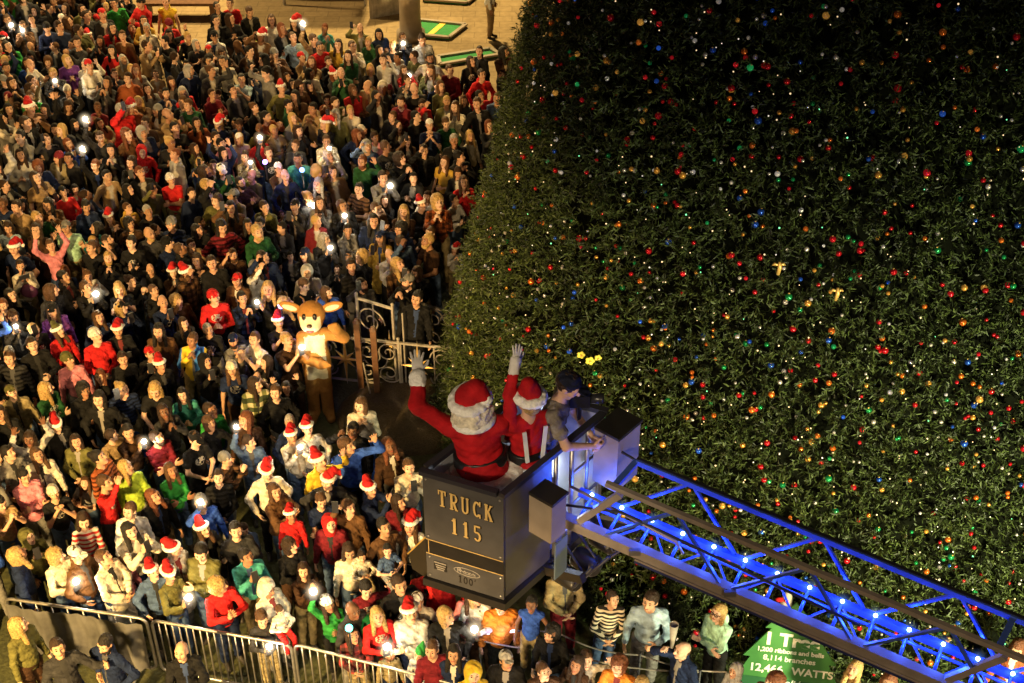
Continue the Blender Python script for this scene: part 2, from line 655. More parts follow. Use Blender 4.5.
def hand_shape(kind, h):
    prims = [ell((0, 0, .048), (.041, .017, .055)), cap((0, 0, -.02), (0, 0, .02), .026, .024)]
    spread = {'open': .16, 'relax': .05, 'grip': .03}[kind]
    curl = {'open': .12, 'relax': .55, 'grip': 1.15}[kind]
    for j, (x, l) in enumerate(((-.030, .066), (-.010, .078), (.010, .074), (.029, .058))):
        a = (j - 1.5) * spread
        p = Vector((x, 0, .088))
        d1 = Vector((math.sin(a), -math.sin(curl * .6), math.cos(a) * math.cos(curl * .6)))
        q = p + d1 * l * .52
        d2 = Vector((math.sin(a), -math.sin(curl * 1.6), math.cos(a) * math.cos(curl * 1.6)))
        r = q + d2 * l * .52
        prims += [cap(p - d1 * .015, q, .0098, .009), cap(q, r, .009, .0075)]
    p, q = Vector((.034, -.004, .025)), Vector((.066, -.022, .058))
    r = q + Vector((.012 - .02 * curl * .5, -.018 * curl, .03))
    prims += [cap(p, q, .014, .0105), cap(q, r, .0105, .008)]
    return surf(union(prims, .006), h)


HANDS = {}


def hand_arrays(kind, lod):
    if (kind, lod) not in HANDS:
        HANDS[kind, lod] = hand_shape(kind, .0062 if lod == 0 else (.0042 if lod < 0 else .012))
    return HANDS[kind, lod]


def hand_matrix(E, W, side, pose):
    z = (W - E).normalized()
    if pose in ('filming', 'raised_phone', 'phone_low', 'high_torch', 'both_up', 'waving', 'clapping'):
        z = (z + Vector((0, -.1, .9))).normalized()
    inward = Vector((-side, 0, 0)) if not (pose in ('both_up', 'waving') or (pose[:4] == 'hero' and W.z > 1.6)) else Vector((0, -1, 0))
    y = -(inward - z * inward.dot(z))
    y = y.normalized() if y.length > .05 else z.orthogonal().normalized()
    x = y.cross(z)
    Mx = Matrix.Identity(4)
    for r in range(3):
        Mx[r][0], Mx[r][1], Mx[r][2], Mx[r][3] = x[r] * 1.0, y[r], z[r], W[r]
    return Mx


TRUNK = {}


def torso(add):
    return [ell((0, .0, 1.28), (.138 + add, .098 + add, .18)), ell((0, -.008, 1.10), (.128 + add, .098 + add, .19)),
            ell((0, .012, .955), (.145 + add, .115 + add, .135 + add)),
            cap((.05, .01, 1.425), (.150, .008, 1.390), .046 + add * .6, .048 + add * .7),
            cap((-.05, .01, 1.425), (-.150, .008, 1.390), .046 + add * .6, .048 + add * .7)]


def trunk_arrays(pose, lod):
    if (pose, lod) in TRUNK:
        return TRUNK[pose, lod]
    h = (.022, .042)[lod] if lod >= 0 else .013
    prims = torso(0) + [cap((0, .015, 1.43), (0, -.005, 1.56), .056, .05)]
    parts = []
    for i, s in ((0, 1), (1, -1)):
        S, E, W, hk = arm(pose, i)
        prims += [cap(S, E, .047, .038), cap(E, W, .038, .028)]
        hv, hf = hand_arrays(hk, lod)
        v = hv.copy()
        v[:, 0] *= -s
        f = hf if s < 0 else hf[:, ::-1]
        parts.append((xf(v, hand_matrix(E, W, s, pose)), f, 0))
    for (a, b, c, d) in legs(pose):
        prims += [cap(a, b, .088, .058), cap(b, c, .058, .04), cap(c, d, .045, .036)]
    V, F = surf(union(prims, .03), h)
    zc = V[F].mean(1)
    mi = np.zeros(len(F), int)
    if pose != 'sitting':
        mi[zc[:, 2] < .11] = 3
    else:
        mi[(zc[:, 2] < .53)] = 3
    parts.append((V, F, mi))
    TRUNK[pose, lod] = parts
    return parts


HEADM = {}


def head_arrays(lod):
    if lod in HEADM:
        return HEADM[lod]
    h = (.0115, .02)[lod] if lod >= 0 else .007
    g = union([ell((0, .012, .022), (.075, .095, .098)), ell((0, -.022, -.05), (.056, .066, .072)), cap((0, -.065, -.095), (0, -.06, -.09), .022, .02),
               cap((.045, -.062, .036), (-.045, -.062, .036), .022, .022), cap((.045, -.06, -.02), (.02, -.075, -.03), .024, .018), cap((-.045, -.06, -.02), (-.02, -.075, -.03), .024, .018)], .025)
    nose = cap((0, -.088, .022), (0, -.112, -.022), .009, .0165)
    ears = [ell((.076, .005, -.005), (.012, .02, .032)), ell((-.076, .005, -.005), (.012, .02, .032))]
    socket = [ell((.032, -.099, .012), (.024, .026, .017)), ell((-.032, -.099, .012), (.024, .026, .017))]

    def g2(X, Y, Z):
        d = smin(g(X, Y, Z), nose(X, Y, Z), .012)
        for e in ears:
            d = smin(d, e(X, Y, Z), .008)
        for e in socket:
            d = np.maximum(d, -e(X, Y, Z))
        return d
    V, F = surf(g2, h, lo=(-.095, -.135, -.14), hi=(.095, .115, .13))
    parts = [(V, F, 0)]
    for s in (1, -1):
        m = MB().ball((.032 * s, -.077, .012), (.0155, .012, .0085), n=8)
        parts.append((m.parts[0][0], m.parts[0][1], 4))
        m = MB().ball((.031 * s, -.0835, .012), (.0085, .008, .0085), n=8)
        parts.append((m.parts[0][0], m.parts[0][1], 1))
        m = MB().tube([(.016 * s, -.0875, .036), (.034 * s, -.088, .042), (.052 * s, -.076, .036)], [.003, .004, .002], n=5)
        parts.append((m.parts[0][0], m.parts[0][1], 1))
    m = MB().ball((0, -.0885, -.058), (.026, .009, .008), n=8)
    parts.append((m.parts[0][0], m.parts[0][1], 2))
    HEADM[lod] = parts
    return parts


def head_matrix(head, kid=False):
    pitch, yaw = HEADS[head]
    k = 1.22 if kid else 1.06
    return Matrix.Translation((0, -.012, 1.625 + (.02 if kid else 0))) @ Matrix.Rotation(math.radians(yaw), 4, 'Z') @ Matrix.Rotation(math.radians(-pitch), 4, 'X') @ Matrix.Scale(k, 4)


BODY = {}


def body_mesh(pose, head, kid=False):
    k = (pose, head, kid)
    if k not in BODY:
        hm = head_matrix(head, kid)
        parts = list(trunk_arrays(pose, 0)) + [(xf(v if isinstance(v, np.ndarray) else np.array(v), hm), f, mi) for v, f, mi in head_arrays(0)]
        BODY[k] = mesh_from('body', parts, [M['skin'], M['eye'], M['lip'], M['shoe'], M['eye_white']])
    return BODY[k]


def top_arrays(pose, kind, lod):
    h = (.021, .04)[lod] if lod >= 0 else .013
    add = {'sweater': .017, 'hoodie': .023, 'jacket': .025, 'tshirt': .013, 'coat': .027, 'puffer': .040, 'vest': .024, 'polo': .013}[kind]
    prims = torso(add)
    for i in (0, 1):
        S, E, W, _ = arm(pose, i)
        if kind in ('tshirt', 'polo'):
            prims.append(cap(S, S + (E - S) * .55, .066, .064))
        elif kind == 'vest':
            prims.append(cap(S, S + (E - S) * .06, .066, .062))
        else:
            prims += [cap(S, E, .050 + add * .6, .045 + add * .5), cap(E, E + (W - E) * .90, .044 + add * .5, .035 + add * .4)]
    hem = .86 if kind not in ('coat',) else .50
    if pose == 'sitting':
        hem = max(hem, .88)
    if kind == 'coat' and pose != 'sitting':
        prims.append(cap((0, .01, 1.0), (0, .01, .5), .17, .215))
    if kind in ('hoodie',):
        prims.append(ell((0, .095, 1.47), (.105, .062, .075)))
    if kind in ('jacket', 'coat', 'puffer', 'vest'):
        prims.append(cap((0, .03, 1.44), (0, .022, 1.515), .078, .076))
    g = union(prims, .035)
    neck = cap((0, .01, 1.42), (0, -.02, 1.62), .048, .075)
    sl = cap((0, .012, 1.2), (0, .012, .3), .12, .12)

    def g2(X, Y, Z):
        d = g(X, Y, Z) + .0042 * np.sin(52 * Z + 26 * X + 3 * np.sin(17 * X + 5 * Z)) * np.sin(19 * X + 13 * Y + 9 * Z + 1.0) + .003 * np.sin(70 * Z - 31 * np.abs(X))
        if kind == 'puffer':
            d = d - .008 * np.abs(np.sin(34 * Z))
        d = np.maximum(d, hem + .012 * np.sin(30 * X) - Z)
        return np.maximum(d, -neck(X, Y, Z))
    g2.lo, g2.hi = g.lo - .01, g.hi + .01
    g2.lo = np.array([g2.lo[0], g2.lo[1], max(g2.lo[2], hem - .02)])
    V, F = surf(g2, h)
    c = V[F].mean(1)
    mi = np.zeros(len(F), int)
    if kind in ('jacket', 'coat'):
        mi[(np.abs(c[:, 0]) < .016 + .16 * np.clip(c[:, 2] - 1.24, 0, .4)) & (c[:, 1] < -.06) & (c[:, 2] > .98) & (c[:, 2] < 1.46)] = 1
        for i in (0, 1):
            S, E, W, _ = arm(pose, i)
            near = np.min([np.linalg.norm(c - np.array(E + (W - E) * q), axis=1) for q in (.3, .6, .9)], axis=0) < .085
            mi[near] = 0
    return V, F, mi


TOP = {}


def top_mesh(pose, kind):
    if (pose, kind) not in TOP:
        TOP[pose, kind] = mesh_from(kind, [top_arrays(pose, kind, 0)], [M['cloth'], M['shirt']])
    return TOP[pose, kind]


LEG = {}


def leg_arrays(kind, pose, lod):
    h = (.024, .045)[lod] if lod >= 0 else .014
    prims = [ell((0, .012, .955), (.162, .13, .12))]
    for (a, b, c, d) in legs(pose):
        prims += [cap(a, b, .10, .075), cap(b, c, .074, .062)]
    if kind == 'skirt':
        prims.append(cap((0, .0, .95), (0, -.01, .5), .15, .22))
    g = union(prims, .02)
    lowz = .10 if pose != 'sitting' else .53

    def g2(X, Y, Z):
        return np.maximum(g(X, Y, Z) + .005 * np.sin(40 * Z + 9 * X), lowz - Z)
    g2.lo, g2.hi = g.lo, g.hi
    V, F = surf(g2, h)
    return V, F, 0


def leg_mesh(kind, pose):
    k = (kind, 'sitting' if pose == 'sitting' else 'standing')
    if k not in LEG:
        LEG[k] = mesh_from(kind, [leg_arrays(kind, pose, 0)], [M['cloth']])
    return LEG[k]


def hair_arrays(kind, lod):
    h = (.0125, .024)[lod] if lod >= 0 else .008
    sk = ell((0, .016, .03), (.084, .101, .101))
    face = ell((0, -.105, -.035), (.064, .075, .088))
    if kind == 'short':
        g = clip(rough(sk, .004, 90), lambda X, Y, Z: (-.035 - Z) + .35 * (-Y - .03) - .03)
    elif kind == 'bald':
        g = clip(rough(ell((0, .014, .0), (.081, .098, .075)), .002, 90), lambda X, Y, Z: np.maximum(Z - .03, -Y - .0))
    elif kind == 'bun':
        g = rough(union([clip(sk, lambda X, Y, Z: -.05 - Z), ell((0, .10, .085), (.045, .045, .042))], .012), .004, 80)
    elif kind == 'ponytail':
        g = rough(union([clip(sk, lambda X, Y, Z: -.05 - Z), cap((0, .105, .05), (.02, .15, -.05), .034, .032), cap((.02, .15, -.05), (.03, .13, -.17), .032, .012)], .012), .004, 80)
    elif kind == 'curly':
        g = rough(union([ell((0, .025, .035), (.112, .118, .112)), ell((0, .045, -.05), (.10, .09, .09))], .03), .012, 75)
    elif kind == 'long':
        g = rough(union([ell((0, .018, .028), (.087, .103, .102)), cap((.062, .0, .0), (.088, -.02, -.24), .042, .03), cap((-.062, .0, .0), (-.088, -.02, -.24), .042, .03),
                         cap((0, .06, .0), (0, .085, -.26), .075, .06)], .02), .006, 60)
    elif kind == 'bob':
        g = rough(union([ell((0, .018, .028), (.09, .104, .103)), cap((.066, .005, .0), (.076, -.005, -.12), .04, .034), cap((-.066, .005, .0), (-.076, -.005, -.12), .04, .034),
                         cap((0, .06, .0), (0, .07, -.12), .075, .06)], .02), .005, 60)
    g2 = sub(g, face)
    if kind == 'bald':
        g2 = g
    V, F = surf(g2, h)
    return V, F, 0


HAIR = {}


def hair_mesh(kind):
    if kind not in HAIR:
        HAIR[kind] = mesh_from(kind + '_hair', [hair_arrays(kind, 0)], [M['hair']])
    return HAIR[kind]


def hat_arrays(kind, lod):
    """[(part name, V, F)]"""
    h = (.013, .024)[lod] if lod >= 0 else .008
    tilt = Matrix.Rotation(math.radians(-12), 4, 'X')
    if kind == 'santa_hat':
        cone = clip(rough(union([ell((0, .016, .05), (.086, .100, .082)), cap((.0, .03, .10), (.035, .08, .135), .062, .048), cap((.035, .08, .135), (.085, .125, .095), .046, .032),
                                 cap((.085, .125, .095), (.108, .135, .04), .032, .022)], .03), .004, 45), lambda X, Y, Z: .03 - Z)
        pts = [(math.cos(a) * .088, .016 + math.sin(a) * .104, .052) for a in np.linspace(0, 2 * PI, 17)[:-1]]
        trim = rough(union([cap(pts[i], pts[(i + 1) % 16], .027, .027) for i in range(16)], .01), .005, 100)
        pom = rough(ell((.114, .138, .015), (.034, .034, .034)), .004, 110)
        R = [('santa_hat', *surf(cone, h)), ('fur_trim', *surf(trim, h)), ('pompom', *surf(pom, h))]
    elif kind == 'cap':
        dome = union([clip(ell((0, .014, .04), (.086, .102, .09)), lambda X, Y, Z: .035 - Z), ell((0, -.115, .045), (.066, .07, .009))], .008)
        R = [('baseball_cap', *surf(dome, h * .8))]
    elif kind == 'beanie':
        g = union([clip(ell((0, .014, .045), (.089, .105, .098)), lambda X, Y, Z: .01 - Z), clip(ell((0, .014, .03), (.097, .112, .12)), lambda X, Y, Z: np.abs(Z - .03) - .022)], .006)
        R = [('beanie', *surf(rough(g, .002, 120), h))]
    elif kind == 'hood':
        g = sub(union([ell((0, .02, .025), (.112, .122, .125)), cap((0, .05, -.05), (0, .06, -.14), .10, .09)], .03), ell((0, -.12, -.03), (.075, .11, .105)))
        R = [('hood', *surf(g, h))]
    elif kind == 'elf_hat':
        g = union([clip(ell((0, .016, .05), (.09, .104, .09)), lambda X, Y, Z: .03 - Z), cap((0, .02, .11), (0, .05, .22), .07, .015)], .03)
        R = [('elf_hat', *surf(g, h))]
    elif kind == 'earmuffs':
        g = union([ell((.09, .01, -.005), (.022, .042, .042)), ell((-.09, .01, -.005), (.022, .042, .042))], .005)
        R = [('ear_muffs', *surf(g, h))]
    return R


HAT = {}
HAT_MAT = {'fur_trim': 'fur', 'pompom': 'fur', 'ear_muffs': 'fur'}


def hat_meshes(kind):
    if kind not in HAT:
        HAT[kind] = [(n, mesh_from(n, [(v, f, 0)], [M[HAT_MAT.get(n, 'cloth')]])) for n, v, f in hat_arrays(kind, 0)]
    return HAT[kind]


def beard_mesh():
    if 'beard' not in HAIR:
        g = sub(rough(union([ell((0, -.045, -.085), (.058, .06, .05)), cap((.06, -.02, -.04), (.03, -.06, -.1), .02, .025), cap((-.06, -.02, -.04), (-.03, -.06, -.1), .02, .025)], .02), .003, 90), ell((0, -.11, -.05), (.03, .03, .018)))
        V, F = surf(g, .011)
        HAIR['beard'] = mesh_from('beard', [(V, F, 0)], [M['hair']])
    return HAIR['beard']


# colour words (linear base colours)
C = {'black': (.010, .010, .011), 'charcoal': (.030, .030, .033), 'navy': (.010, .018, .055), 'dark brown': (.045, .022, .012), 'brown': (.11, .055, .025),
     'tan': (.30, .20, .10), 'cream': (.62, .56, .46), 'white': (.74, .72, .68), 'red': (.50, .018, .02), 'maroon': (.15, .012, .02), 'olive': (.115, .11, .035),
     'dark green': (.015, .07, .025), 'green': (.03, .26, .05), 'lime': (.35, .48, .05), 'teal': (.05, .27, .25), 'blue': (.03, .085, .42), 'pale blue': (.34, .47, .58),
     'grey': (.19, .185, .18), 'pale grey': (.42, .41, .40), 'pink': (.62, .22, .28), 'yellow': (.62, .42, .04), 'orange': (.62, .2, .03), 'purple': (.14, .04, .24),
     'denim blue': (.06, .10, .20), 'mint': (.36, .60, .44), 'mustard': (.42, .26, .04), 'rust': (.28, .075, .025), 'khaki': (.26, .21, .11)}
HC = {'black': (.010, .008, .007), 'dark brown': (.028, .014, .008), 'brown': (.075, .036, .016), 'auburn': (.14, .045, .018), 'blond': (.42, .27, .10), 'grey': (.33, .31, .29), 'white': (.65, .62, .58)}
SKINS = [(.60, .36, .25), (.55, .31, .20), (.62, .40, .29), (.45, .25, .15), (.32, .16, .09), (.17, .08, .045), (.50, .29, .18)]
LEGC = ['black', 'denim blue', 'navy', 'charcoal', 'black', 'grey', 'khaki', 'denim blue', 'dark brown']
PHONE_AT = {'filming': (0, -.40, 1.60), 'raised_phone': (-.14, -.33, 1.85), 'high_torch': (-.20, -.16, 2.04), 'phone_low': (0, -.37, 1.30), 'one_low': (.09, -.37, 1.28)}

mb = MB()
mb.box((0, 0, 0), (.076, .010, .155))
mb.box((.022, -.0065, .055), (.024, .003, .034))
PHONE_ME = mb.mesh('smartphone', M['phone'])
PHONE_SCREEN_ME = MB().box((0, .0065, 0), (.068, .002, .142)).mesh('screen', M['screen'])
FLASH_ME = MB().ball((0, 0, 0), .036, n=14).mesh('flash_lamp', M['flash'], True)

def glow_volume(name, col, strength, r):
    """lens bloom put in around a lamp: emission that fades to nothing at radius r"""
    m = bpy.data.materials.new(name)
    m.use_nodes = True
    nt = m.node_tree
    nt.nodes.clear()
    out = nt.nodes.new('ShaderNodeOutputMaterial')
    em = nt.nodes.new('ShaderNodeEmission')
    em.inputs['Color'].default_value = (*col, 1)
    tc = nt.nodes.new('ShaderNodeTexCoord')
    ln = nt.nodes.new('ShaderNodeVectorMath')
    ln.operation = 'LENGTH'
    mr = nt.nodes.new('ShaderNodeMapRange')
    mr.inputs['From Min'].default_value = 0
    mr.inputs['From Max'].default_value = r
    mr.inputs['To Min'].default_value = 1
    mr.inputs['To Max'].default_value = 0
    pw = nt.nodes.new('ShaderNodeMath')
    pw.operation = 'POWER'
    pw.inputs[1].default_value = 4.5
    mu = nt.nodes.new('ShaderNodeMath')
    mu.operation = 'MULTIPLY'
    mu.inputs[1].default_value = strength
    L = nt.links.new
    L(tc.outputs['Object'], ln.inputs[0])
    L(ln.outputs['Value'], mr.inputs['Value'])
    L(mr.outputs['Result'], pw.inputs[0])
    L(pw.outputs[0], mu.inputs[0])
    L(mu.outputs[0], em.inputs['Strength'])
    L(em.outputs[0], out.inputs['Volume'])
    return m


M['flash_bloom'] = glow_volume('flash_bloom', (1, .80, .50), 34, .16)  # no mist here: bloom of the phone flashes put in as emission
M['led_bloom'] = glow_volume('led_bloom', (.12, .30, 1), 16, .12)  # bloom of the ladder lamps, likewise put in as emission
LED_BLOOM_ME = MB().ball((0, 0, 0), .12, n=16).mesh('bloom_glow', M['led_bloom'], True)
BLOOM_ME = MB().ball((0, 0, 0), .16, n=16).mesh('bloom_glow', M['flash_bloom'], True)
PEOPLE = []      # (object, spec, xyz)
N_LIGHTS = [0]


def place_matrix(sp):
    return Matrix.Translation(sp['loc']) @ Matrix.Rotation(sp.get('rz', 0), 4, 'Z') @ Matrix.Rotation(sp.get('lean', 0), 4, 'X') @ Matrix.Rotation(sp.get('sway', 0), 4, 'Y') @ Matrix.Diagonal((sp['scale'] * sp.get('wide', 1), sp['scale'] * sp.get('wide', 1), sp['scale'], 1))


def person(sp):
    kid = sp.get('kid', False)
    o = link('person', body_mesh(sp['pose'], sp['head'], kid))
    o.matrix_basis = place_matrix(sp)
    o.color = (*sp['skin'], 1)
    hm = head_matrix(sp['head'], kid)
    t = link(sp['top'] if sp['top'] != 'tshirt' else 't_shirt', top_mesh(sp['pose'], sp['top']), o, None, C[sp['topc']])
    if sp.get('topmat'):
        t.material_slots[0].link = 'OBJECT'
        t.material_slots[0].material = sp['topmat']
    link(sp.get('legs', 'trousers'), leg_mesh(sp.get('legs', 'trousers'), sp['pose']), o, None, C[sp['legc']])
    hat = sp.get('hat')
    if hat != 'hood':
        hk = sp['hair']
        if hat in ('santa_hat', 'cap', 'beanie', 'elf_hat') and hk in ('curly', 'bun', 'bald'):
            hk = 'short'
        link('hair', hair_mesh(hk), o, hm, HC[sp['hairc']])
    if sp.get('beard'):
        link('beard', beard_mesh(), o, hm, HC[sp['hairc']])
    if hat:
        first = None
        for n, me in hat_meshes(hat):
            h = link(n, me, first or o, None if first else hm, C[sp.get('hatc', 'red')] if n in ('santa_hat', 'baseball_cap', 'beanie', 'hood', 'elf_hat') else None)
            first = first or h
    tag(o, sp.get('label'), 'person', sp.get('group', 'people in the crowd watching'))
    ph = sp.get('phone')
    if ph and sp['pose'] in PHONE_AT:
        p = place_matrix(sp) @ Vector(PHONE_AT[sp['pose']])
        q = link('smartphone', PHONE_ME)
        q.location = p
        q.rotation_euler = (math.radians(-12), 0 if sp['pose'] != 'filming' else (PI / 2 if sp.get('flat') else 0), sp.get('rz', 0))
        k_ = 1.1 if ph != 'torch' else random.uniform(.85, 1.25)
        q.scale = (k_, k_, k_)
        who = sp['short']
        if ph == 'torch':
            fl = link('flash_lamp', FLASH_ME, q)
            fl.location = (.01, -.03, .055)
            link('bloom_glow', BLOOM_ME, q).location = (.01, -.03, .055)
            tag(q, 'lit phone flash held by ' + who, 'smartphone', 'phones held up with lit flash lamps')
            d = bpy.data.lights.new('flash_light', 'POINT')
            d.energy = random.uniform(6, 12)
            d.color = (1, .86, .62)
            d.shadow_soft_size = .03
            lo = bpy.data.objects.new('flash_light', d)
            COL.objects.link(lo)
            lo.location = p + (Matrix.Rotation(sp.get('rz', 0), 4, 'Z') @ Vector((0, -.16, .07)))
        else:
            link('screen', PHONE_SCREEN_ME, q)
            tag(q, 'dark smartphone held by ' + who, 'smartphone', 'phones held up in the crowd')
    PEOPLE.append((o, sp))
    return o


LODC = {}


def crowd_arrays(sp):
    """vertices, quads/polys and colours of one far figure"""
    def get(k, fn):
        if k not in LODC:
            LODC[k] = fn()
        return LODC[k]
    Mx = place_matrix(sp)
    hm = head_matrix(sp['head'])
    out = []
    pal = [sp['skin'], (.012, .01, .01), (.3, .08, .07), (.03, .025, .02), (.5, .45, .4)]

    def put(V, F, mi, mtx, cols):
        V = xf(V, mtx)
        c = np.zeros((len(V), 4), f32)
        c[:, 3] = 1
        if np.isscalar(mi):
            c[:, :3] = cols[mi]
        else:
            c[:, :3] = cols[0]
            for k in np.unique(mi):
                if k:
                    c[np.unique(F[mi == k]), :3] = cols[k]
        if not isinstance(F, np.ndarray):
            F = [q for q in F if len(q) == 4]
            F = np.array(F)
        out.append((V, F, c))
    for v, f, mi in get(('t', sp['pose']), lambda: trunk_arrays(sp['pose'], 1)):
        put(v, f, mi, Mx, pal)
    for v, f, mi in get('h', lambda: head_arrays(1)):
        put(np.asarray(v), f, mi, Mx @ hm, pal)
    v, f, mi = get(('top', sp['pose'], sp['top']), lambda: top_arrays(sp['pose'], sp['top'], 1))
    put(v, f, mi, Mx, [C[sp['topc']], (.4, .37, .33)])
    v, f, mi = get('legs', lambda: leg_arrays('trousers', 'relaxed', 1))
    put(v, f, mi, Mx, [C[sp['legc']]])
    hat = sp.get('hat')
    if hat != 'hood':
        v, f, mi = get(('hair', sp['hair']), lambda: hair_arrays(sp['hair'], 1))
        put(v, f, 0, Mx @ hm, [HC[sp['hairc']]])
    if hat:
        for n, v, f in get(('hat', hat), lambda: hat_arrays(hat, 1)):
            put(v, f, 0, Mx @ hm, [(.7, .66, .6) if n in ('fur_trim', 'pompom', 'ear_muffs') else C[sp.get('hatc', 'red')]])
    if sp.get('phone') and sp['pose'] in PHONE_AT:
        m = MB().box((0, 0, 0), (.08, .012, .16))
        put(m.parts[0][0], m.parts[0][1], 0, Mx @ Matrix.Translation(PHONE_AT[sp['pose']]), [(.02, .02, .025)])
    return out
# ------------------------------------------------------------------ ground
def ground_mat(name, c1, c2, scale, bump, rough=0.85, tiles=None):
    m, nt, b = new_mat(name)
    tc = nt.nodes.new('ShaderNodeTexCoord')
    n1 = nt.nodes.new('ShaderNodeTexNoise')
    n1.inputs['Scale'].default_value = scale
    n1.inputs['Detail'].default_value = 8
    n1.inputs['Roughness'].default_value = .7
    n2 = nt.nodes.new('ShaderNodeTexNoise')
    n2.inputs['Scale'].default_value = scale * 9
    n2.inputs['Detail'].default_value = 6
    add = nt.nodes.new('ShaderNodeMath')
    add.operation = 'ADD'
    sc = nt.nodes.new('ShaderNodeMath')
    sc.operation = 'MULTIPLY'
    sc.inputs[1].default_value = .5
    cr = nt.nodes.new('ShaderNodeValToRGB')
    cr.color_ramp.elements[0].position = .35
    cr.color_ramp.elements[0].color = (*c1, 1)
    cr.color_ramp.elements[1].position = .65
    cr.color_ramp.elements[1].color = (*c2, 1)
    L = nt.links.new
    L(tc.outputs['Object'], n1.inputs['Vector'])
    L(tc.outputs['Object'], n2.inputs['Vector'])
    L(n1.outputs['Fac'], add.inputs[0])
    L(n2.outputs['Fac'], add.inputs[1])
    L(add.outputs[0], sc.inputs[0])
    L(sc.outputs[0], cr.inputs['Fac'])
    L(cr.outputs['Color'], b.inputs['Base Color'])
    b.inputs['Roughness'].default_value = rough
    bp = nt.nodes.new('ShaderNodeBump')
    bp.inputs['Strength'].default_value = bump
    bp.inputs['Distance'].default_value = .03
    L(n2.outputs['Fac'], bp.inputs['Height'])
    if tiles:
        br = nt.nodes.new('ShaderNodeTexBrick')
        br.inputs['Scale'].default_value = 1.0
        br.inputs['Brick Width'].default_value = tiles[0]
        br.inputs['Row Height'].default_value = tiles[1]
        br.inputs['Mortar Size'].default_value = .008
        br.inputs['Color1'].default_value = (1, 1, 1, 1)
        br.inputs['Color2'].default_value = (.82, .80, .76, 1)
        br.inputs['Mortar'].default_value = (.45, .42, .38, 1)
        mx = nt.nodes.new('ShaderNodeMix')
        mx.data_type = 'RGBA'
        mx.blend_type = 'MULTIPLY'
        mx.inputs['Factor'].default_value = .8
        L(tc.outputs['Object'], br.inputs['Vector'])
        L(cr.outputs['Color'], mx.inputs['A'])
        L(br.outputs['Color'], mx.inputs['B'])
        L(mx.outputs['Result'], b.inputs['Base Color'])
    L(bp.outputs['Normal'], b.inputs['Normal'])
    return m


M['plaza'] = ground_mat('tan_paving', (.21, .145, .065), (.33, .235, .115), .8, .25, tiles=(.6, .3))
M['lawn'] = ground_mat('trodden_lawn', (.022, .026, .010), (.075, .078, .026), 1.7, .8)
M['mulch'] = ground_mat('brown_mulch', (.045, .032, .014), (.12, .085, .04), 4, 1.0)
M['turf'] = ground_mat('golf_turf', (.012, .16, .035), (.03, .26, .06), 3, .5)

sz = 600
g = MB().add([(-sz, -60, 0), (sz, -60, 0), (sz, sz, 0), (-sz, sz, 0)], np.array([(0, 1, 2, 3)])).obj('plaza_ground', M['plaza'])
tag(g, 'tan paved plaza around the crowd and the tree', None, None, 'structure')
lawn = [(-40, 8.9), (-5, 8.9), (-1.1, 8.8), (4, 8.8), (14, 8.8), (14, 25), (5, 25), (-.9, 20.5), (-1.2, 27.5), (-8, 28.6), (-40, 28.8)]  # front edge pulled over the paving to darken the lit foreground
g = MB().add([(x, y, .004) for x, y in lawn], [tuple(range(len(lawn)))]).obj('lawn', M['lawn'])
tag(g, 'trodden lawn under the crowd, drawn out over the front paving to darken it', None, None, 'structure')


def curb(pts, w, z0, z1, k=0, m=None):
    b = m or MB()
    for i in range(len(pts) - 1):
        a, c = Vector((*pts[i], (z0 + z1) / 2)), Vector((*pts[i + 1], (z0 + z1) / 2))
        b.bar(a, c, w, z1 - z0, k)
    return b


# mini golf greens on the far plaza
for i, (corners, lab) in enumerate((
        ([(417, 21), (466, 26), (449, 39), (414, 36)], 'green turf putting mat with pale edging, crossed by a yellow line'),
        ([(425, -3), (480, -6), (467, 4), (424, 1)], 'green turf putting mat farthest back on the plaza'),
        ([(438, 58), (490, 50), (500, 56), (440, 66)], 'green turf strip behind the backmost onlookers by the tree'))):
    P = [site(x, y, .03) for x, y in corners]
    r = thing('putting_mat', lab, 'putting mat', (P[0].x, P[0].y, 0))
    q = [(p.x - P[0].x, p.y - P[0].y) for p in P]
    MB().prism(q, .004, .05).obj('turf', M['turf'], r)
    b = MB()
    curb(q + [q[0]], .09, .052, .10, 0, b)
    b.obj('border', M['beige'], r)
    if i == 0:
        m0 = [(q[0][0] * .45 + q[1][0] * .55, q[0][1] * .45 + q[1][1] * .55), (q[3][0] * .6 + q[2][0] * .4, q[3][1] * .6 + q[2][1] * .4)]
        MB().bar((*m0[0], .056), (*m0[1], .056), .14, .006).obj('painted_line', mat('yellow_paint', (.7, .5, .05), .6), r)

# far plaza furniture
p = site(182, 17, 0)
r = thing('bench_planter', 'long brown wooden bench at the far edge of the crowd', 'bench', p)
MB().box((0, 0, .42), (1.9, .5, .07)).obj('seat', M['wood'], r)
for sx in (-.8, .8):
    MB().box((sx, 0, .195), (.12, .42, .37)).obj('leg', M['wood'], r)
MB().box((0, .24, .70), (1.9, .05, .42)).obj('backrest', M['wood'], r)

p = site(411, 38, 0)
r = thing('plaza_column', 'thick pale tan column standing beside the putting mats', 'column', p)
MB().lathe([(.34, 0), (.34, .18), (.27, .22), (.25, .5), (.24, 3.6), (.30, 3.66), (.30, 3.8)], n=18).obj('shaft', M['beige'], r, True)
MB().lathe([(.30, 3.802), (.12, 4.0), (.10, 4.4), (.22, 4.5), (.22, 4.8), (.05, 4.95)], n=12).obj('lantern', M['iron_white'], r, True)

